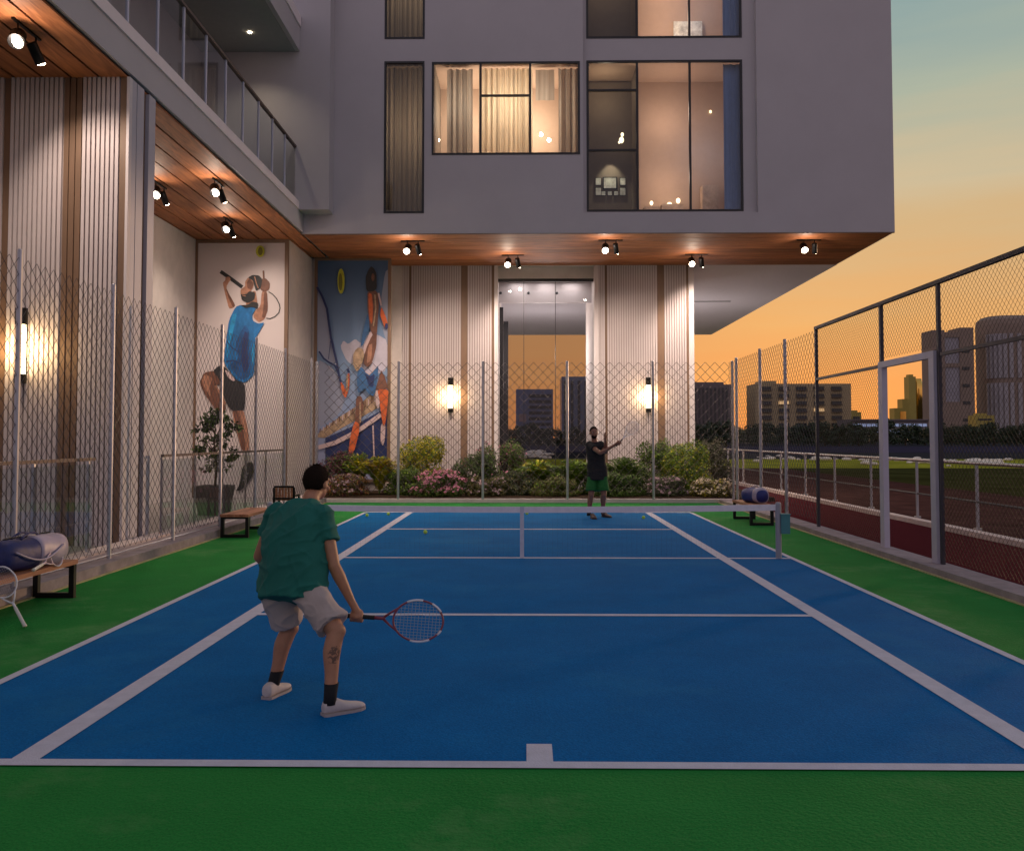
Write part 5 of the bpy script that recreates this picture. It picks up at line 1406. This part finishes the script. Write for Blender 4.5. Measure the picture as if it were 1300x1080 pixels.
for i in range(1000):
    t, a, q_ = random.choice(tw_); t = min(1, max(0, t+random.gauss(0, .03))); a += random.gauss(0, .22); r_ = (.12+.50*math.sin(min(1, t*1.05+.08)*2.8))*q_*random.uniform(.8, 1.1)
    p = Vector((px_+r_*math.cos(a), py__+r_*math.sin(a), 1.0+(tz-1.0)*t)); leafcard(b, p, Vector((random.gauss(0, 1), random.gauss(0, 1), random.gauss(.8, .6))), .12, .05, 0 if random.random() < .6 else 1)
b.build('foliage', [LM['dark'], LM['green']], root)

# pale blobs standing in for bright glints out on the field
b = MB()
for i in range(520):
    u = random.choice([random.uniform(1030, 1330), random.uniform(960, 1330), random.uniform(645, 700)]); g = gp(u, 586 + random.gauss(0, 2.2) + .018*(u-1150), 0)
    if noise.noise(Vector((g.x*.22, g.y*.2, 0))) < .05: continue
    r_ = random.uniform(.08, .30); b.ell((g.x, g.y, r_*.35), (r_*1.6, 0, 0), (0, r_, 0), (0, 0, r_*.55), 8, 5)
tag(b.build('pale_blobs', mat('pale_blob_tone', (.88, .78, .66), .8, var=.3, vscale=2), smooth=True), 'pale blobs standing in for bright glints across the distant turf painted as lit', 'blobs', kind='stuff')

# ================================================================== CITY
print('STEP', round(time.time()-T0_, 1), 'CITY')
def cm(n, c, r=.8, var=.12, vs=.05, **k): return mat(n, c, r, var=var, vscale=vs, **k)
cA = cm('city_slate', (.18, .145, .145)); cB = cm('city_ochre', (.46, .35, .20)); cBd = cm('city_ochre_dark', (.12, .085, .06)); cG = cm('city_green_gold', (.40, .31, .06), .4)
cE = cm('city_brown', (.29, .21, .165)); cEg = cm('city_glass_grey', (.34, .31, .34), .45); cF = cm('city_grey', (.38, .34, .35), .5); cN = cm('city_navy', (.14, .17, .32), .3)
goldm = cm('city_gold_glass', (.95, .55, .12), .16, metal=1)
litw = mat('city_lit_band', (.2, .22, .3), .4, emit=(.45, .55, .9), est=.30)
litw2 = mat('city_lit_window', (.3, .2, .1), .4, emit=(1, .62, .3), est=.5)
darkw = mat('city_window', (.02, .02, .025), .15)
def city(u0, u1, vt, Y, D, name, lab, cat='tower', grp='distant city buildings'):
    x0, x1 = fp(u0, 500, Y).x, fp(u1, 500, Y).x; z1 = fp(u0, vt, Y).z
    return x0, x1, z1, thing(name, ((x0+x1)/2, Y, 0), lab, cat, grp)
# A: slate block
x0, x1, z1, r0 = city(876, 929.5, 488, 400, 30, 'office_block', 'dark slate office block behind the right end of the fluted wall', 'office block')
b = MB(); b.box(x0, x1, 400, 430, 0, z1); b.box(x0+1, x1-3, 403, 425, z1+.001, z1+1.2); b.build('wall', cA, r0)
for i in range(9):
    xx = x0+2+i*(x1-x0-3)/9; b = MB(); b.box(xx, xx+.7, 399.6, 399.99, 2, z1-1.5); b.build('window', darkw, r0)
# B: ochre slab with balconies
x0, x1, z1, r0 = city(959, 1080.5, 487, 400, 18, 'apartment_block', 'wide ochre apartment slab with rows of balconies beyond the right fence', 'apartment block')
b = MB(); b.box(x0, x1, 400, 416, 0, z1); b.box(x0+3, x0+10, 403, 412, z1+.001, z1+1.4); b.build('wall', cB, r0)
fl_n_ = 8; fh = z1/fl_n_
w0_ = None
for j in range(1, fl_n_):
    for i in range(5):
        xx = x0+2.5+i*(x1-x0-3.5)/5
        b = MB(); b.box(xx, xx+4.4, 399.5, 399.99, j*fh+.5, j*fh+1.9)
        b.build('window', darkw if (i*7+j*3) % 11 else litw2, r0)
        b = MB(); b.box(xx-.1, xx+4.5, 398.6, 399.48, j*fh+.1, j*fh+.48); b.build('balcony', cBd, r0)
# low block behind it
x0, x1, z1, r0 = city(1080, 1093, 523, 520, 18, 'city_block', 'small green-gold block beside the ochre apartment slab')
b = MB(); b.box(x0, x1, 520, 530, 0, z1); b.box(x0+.5, x1-2, 520.5, 529, z1+.001, z1+1); b.build('wall', cG, r0)
b = MB(); b.box(x0+1, x1-1, 519.5, 519.98, z1-4, z1-2.5); b.build('window', darkw, r0)
# C: long low building with lit bands
x0, x1, z1, r0 = city(1080, 1178, 534, 360, 16, 'low_building', 'long low building with two bands of bluish windows', 'low building')
b = MB(); b.box(x0, x1, 360, 376, 0, z1); b.box(x0, x1, 359, 377, z1+.001, z1+.6); b.build('wall', cA, r0)
for j, zz in enumerate((z1-2.3, z1-4.8)):
    for i in range(16):
        xx = x0+.6+i*(x1-x0-1)/16; b = MB(); b.box(xx, xx+1.4, 359.6, 359.98, zz, zz+1.1); b.build('window', litw, r0)
# D: stepped golden towers
x0, x1, z1, r0 = city(1154, 1177, 478, 1200, 20, 'glass_tower', 'slim tower with a glowing golden side seen through the gate frame')
xm = fp(1163, 500, 1200).x
b = MB(); b.box(x0, xm, 1200, 1215, 0, z1); b.box(x0+1.5, xm-2, 1203, 1212, z1+.001, z1+3); b.build('wall', cG, r0)
b = MB(); b.loft([((xm+.05+(x1-xm)/2, 1206, 0), ((x1-xm)/2, 0, 0), (0, 5, 0)), ((xm+.05+(x1-xm)*.42, 1206, z1*.8), ((x1-xm)*.42, 0, 0), (0, 5, 0)), ((xm+.05+(x1-xm)*.33, 1206, z1*.97), ((x1-xm)*.33, 0, 0), (0, 4, 0))], 24)
b.build('curved_side', goldm, r0, smooth=True)
x0, x1, z1, r0 = city(1135, 1154, 518, 1100, 20, 'city_block', 'low stepped green-gold block at the foot of the slim golden tower')
xm = lerp(x0, x1, .55); b = MB(); b.box(x0, xm, 1100, 1115, 0, z1); b.box(xm+.01, x1, 1100, 1115, 0, z1+11); b.build('wall', cG, r0)
b = MB(); b.box(xm-3, xm+4, 1099.5, 1099.98, 4, z1-4); b.build('window', goldm, r0)
# E: tower with glazed strip
x0, x1, z1, r0 = city(1185, 1237.5, 419, 900, 20, 'office_tower', 'brown tower with a pale glazed centre strip right of the gate')
xa, xb_ = lerp(x0, x1, .30), lerp(x0, x1, .66); zq = fp(1200, 428, 900).z; zm0, zm1 = fp(1200, 461, 900).z, fp(1200, 466, 900).z; zb0 = fp(1200, 510, 900).z
b = MB(); b.box(x0, xa, 900, 925, 0, z1-.01); b.box(xb_, x1, 900, 925, 0, z1+2.5); b.box(xa+.001, xb_-.001, 900, 925, zq, z1-2); b.box(xa+.001, xb_-.001, 900, 925, zm0-.0, zm1) if zm0 < zm1 else b.box(xa+.001, xb_-.001, 900, 925, zm1, zm0)
b.box(xa+.001, xb_-.001, 900, 925, 0, zb0); b.build('wall', cE, r0)
b = MB(); b.box(xa, xb_, 901.5, 920, zb0+.01, zm1-.01); b.build('glazing', cEg, r0); b = MB(); b.box(xa, xb_, 901.5, 920, zm0+.01, zq-.01); b.build('glazing', cEg, r0)
for i in range(5):
    for s in (0, 1):
        xx = (x0+2, xb_+2)[s]+0; b = MB(); b.box(xx, xx+7, 899.5, 899.98, 18+i*17, 21+i*17); b.build('window', darkw, r0)
# F: rounded tower
x0, x1, z1, r0 = city(1262, 1345, 401, 900, 30, 'round_tower', 'large rounded grey tower at the right edge of the photo')
cx_ = (x0+x1)/2; rx_ = (x1-x0)/2
b = MB(); b.loft([((cx_, 925, 0), (rx_, 0, 0), (0, 24, 0)), ((cx_, 925, z1-7), (rx_, 0, 0), (0, 24, 0)), ((cx_, 925, z1-2), (rx_*.98, 0, 0), (0, 23, 0)), ((cx_, 925, z1+1.5), (rx_*.86, 0, 0), (0, 19, 0))], 56, 0, 3.2); b.build('wall', cE, r0)
for i in range(13):
    a = R(200+i*11); sx = math.copysign(abs(math.cos(a))**(2/3.2), math.cos(a)); sy = math.copysign(abs(math.sin(a))**(2/3.2), math.sin(a))
    xx, yy = cx_+sx*rx_, 925+sy*24
    for z_a, z_b in ((5, z1*.46), (z1*.50, z1*.86)):
        b = MB(); b.box(xx-1.9, xx+1.9, yy-1.2, yy+.6, z_a, z_b); b.build('glazing', cF, r0)
# G, H seen through the lobby
x0, x1, z1, r0 = city(655, 702, 494, 350, 20, 'office_block', 'dark blue office block seen through the lobby glass', 'office block')
b = MB(); b.box(x0, x1, 350, 365, 0, z1); b.box(x0+4, x0+4.5, 349.6, 349.99, 0, z1); b.build('wall', cN, r0)
for j in range(8):
    b = MB(); b.box(x0+5, x1-.6, 349.6, 349.98, 2+j*2.2, 3.2+j*2.2); b.build('window', darkw, r0)
b = MB(); b.box(x0+1.2, x0+4, 349.4, 349.58, 8, 11); b.build('pale_sign_panel', mat('pale_panel', (.35, .24, .25), .7, var=.2, vscale=.5), r0)  # plain pale panel, no emission
x0, x1, z1, r0 = city(713, 762, 478, 420, 20, 'office_tower', 'blue-grey tower partly behind the right jamb of the lobby door')
b = MB(); b.box(x0, x1, 420, 440, 0, z1); b.build('wall', cm('city_blue', (.16, .20, .32), .3), r0)
for i in range(5): xx = x0+1+i*3.2; b = MB(); b.box(xx, xx+1.2, 419.5, 419.98, 2, z1-2); b.build('window', darkw, r0)
# small far fillers
for u0, u1, vt, Y, lab in ((1238, 1262, 527, 700, 'low olive block between the two big towers'), (935, 958, 548, 600, 'tiny low block left of the ochre apartment slab')):
    x0, x1, z1, r0 = city(u0, u1, vt, Y, 10, 'city_block', lab)
    b = MB(); b.box(x0, x1, Y, Y+12, 0, z1); b.box(x0+2, x1-5, Y+2, Y+8, z1+.001, z1+1.5); b.build('wall', cG, r0)
    b = MB(); b.box(x0+2, x1-2, Y-.4, Y-.02, z1-4, z1-2.6); b.build('window', darkw, r0)

# ================================================================== FAR TREES
print('STEP', round(time.time()-T0_, 1), 'FAR TREES')
protos = []
tm = [LM['dark'], leafmat('tree_black', (.018, .028, .014))]
for k in range(4):
    root = thing('broadleaf_tree', (0, 0, 0), 'dark tree in the far treeline', 'tree', 'dark trees in the far treeline')
    b = MB(); LL = lumps(0, 0, .5, 2.9+.4*k, 2.4, 4.8+.4*k, 9)
    for i in range(700):
        c, ax, ay, az = random.choice(LL); d = Vector((random.gauss(0, 1), random.gauss(0, 1), random.gauss(0, 1))).normalized(); r_ = random.uniform(.5, 1.1)
        leafcard(b, c+Vector((d.x*ax*r_, d.y*ay*r_, d.z*az*r_)), d+Vector((random.gauss(0, .5), random.gauss(0, .5), random.gauss(0, .5))), .62, .45, random.randint(0, 1))
    b.build('crown', tm, root)
    b = MB(); b.tube([(0, 0, 0), (.1, 0, 1.5), (0, .1, 3.2)], [.22, .16, .08], 7)
    for q in range(4): a = q*1.6; b.tube([(.08, 0, 1.6), (1.1*math.cos(a), 1.1*math.sin(a), 3.0)], [.1, .04], 5)
    b.build('trunk', LM['wood'], root); protos.append(root)
spots = []
u = 640
while u < 765: spots.append((u, random.uniform(190, 240), random.uniform(.6, .85))); u += random.uniform(10, 15)
u = 868
while u < 1350: spots.append((u, random.uniform(185, 260), random.uniform(.68, 1.0))); u += random.uniform(7, 11)
for i, (u, Y, s) in enumerate(spots):
    o = protos[i] if i < 4 else copy_tree(protos[i % 4])
    o.location = (fp(u, 550, Y).x, Y, 0); o.scale = (s*1.05, s, s); o.rotation_euler = (0, 0, random.random()*6.28)
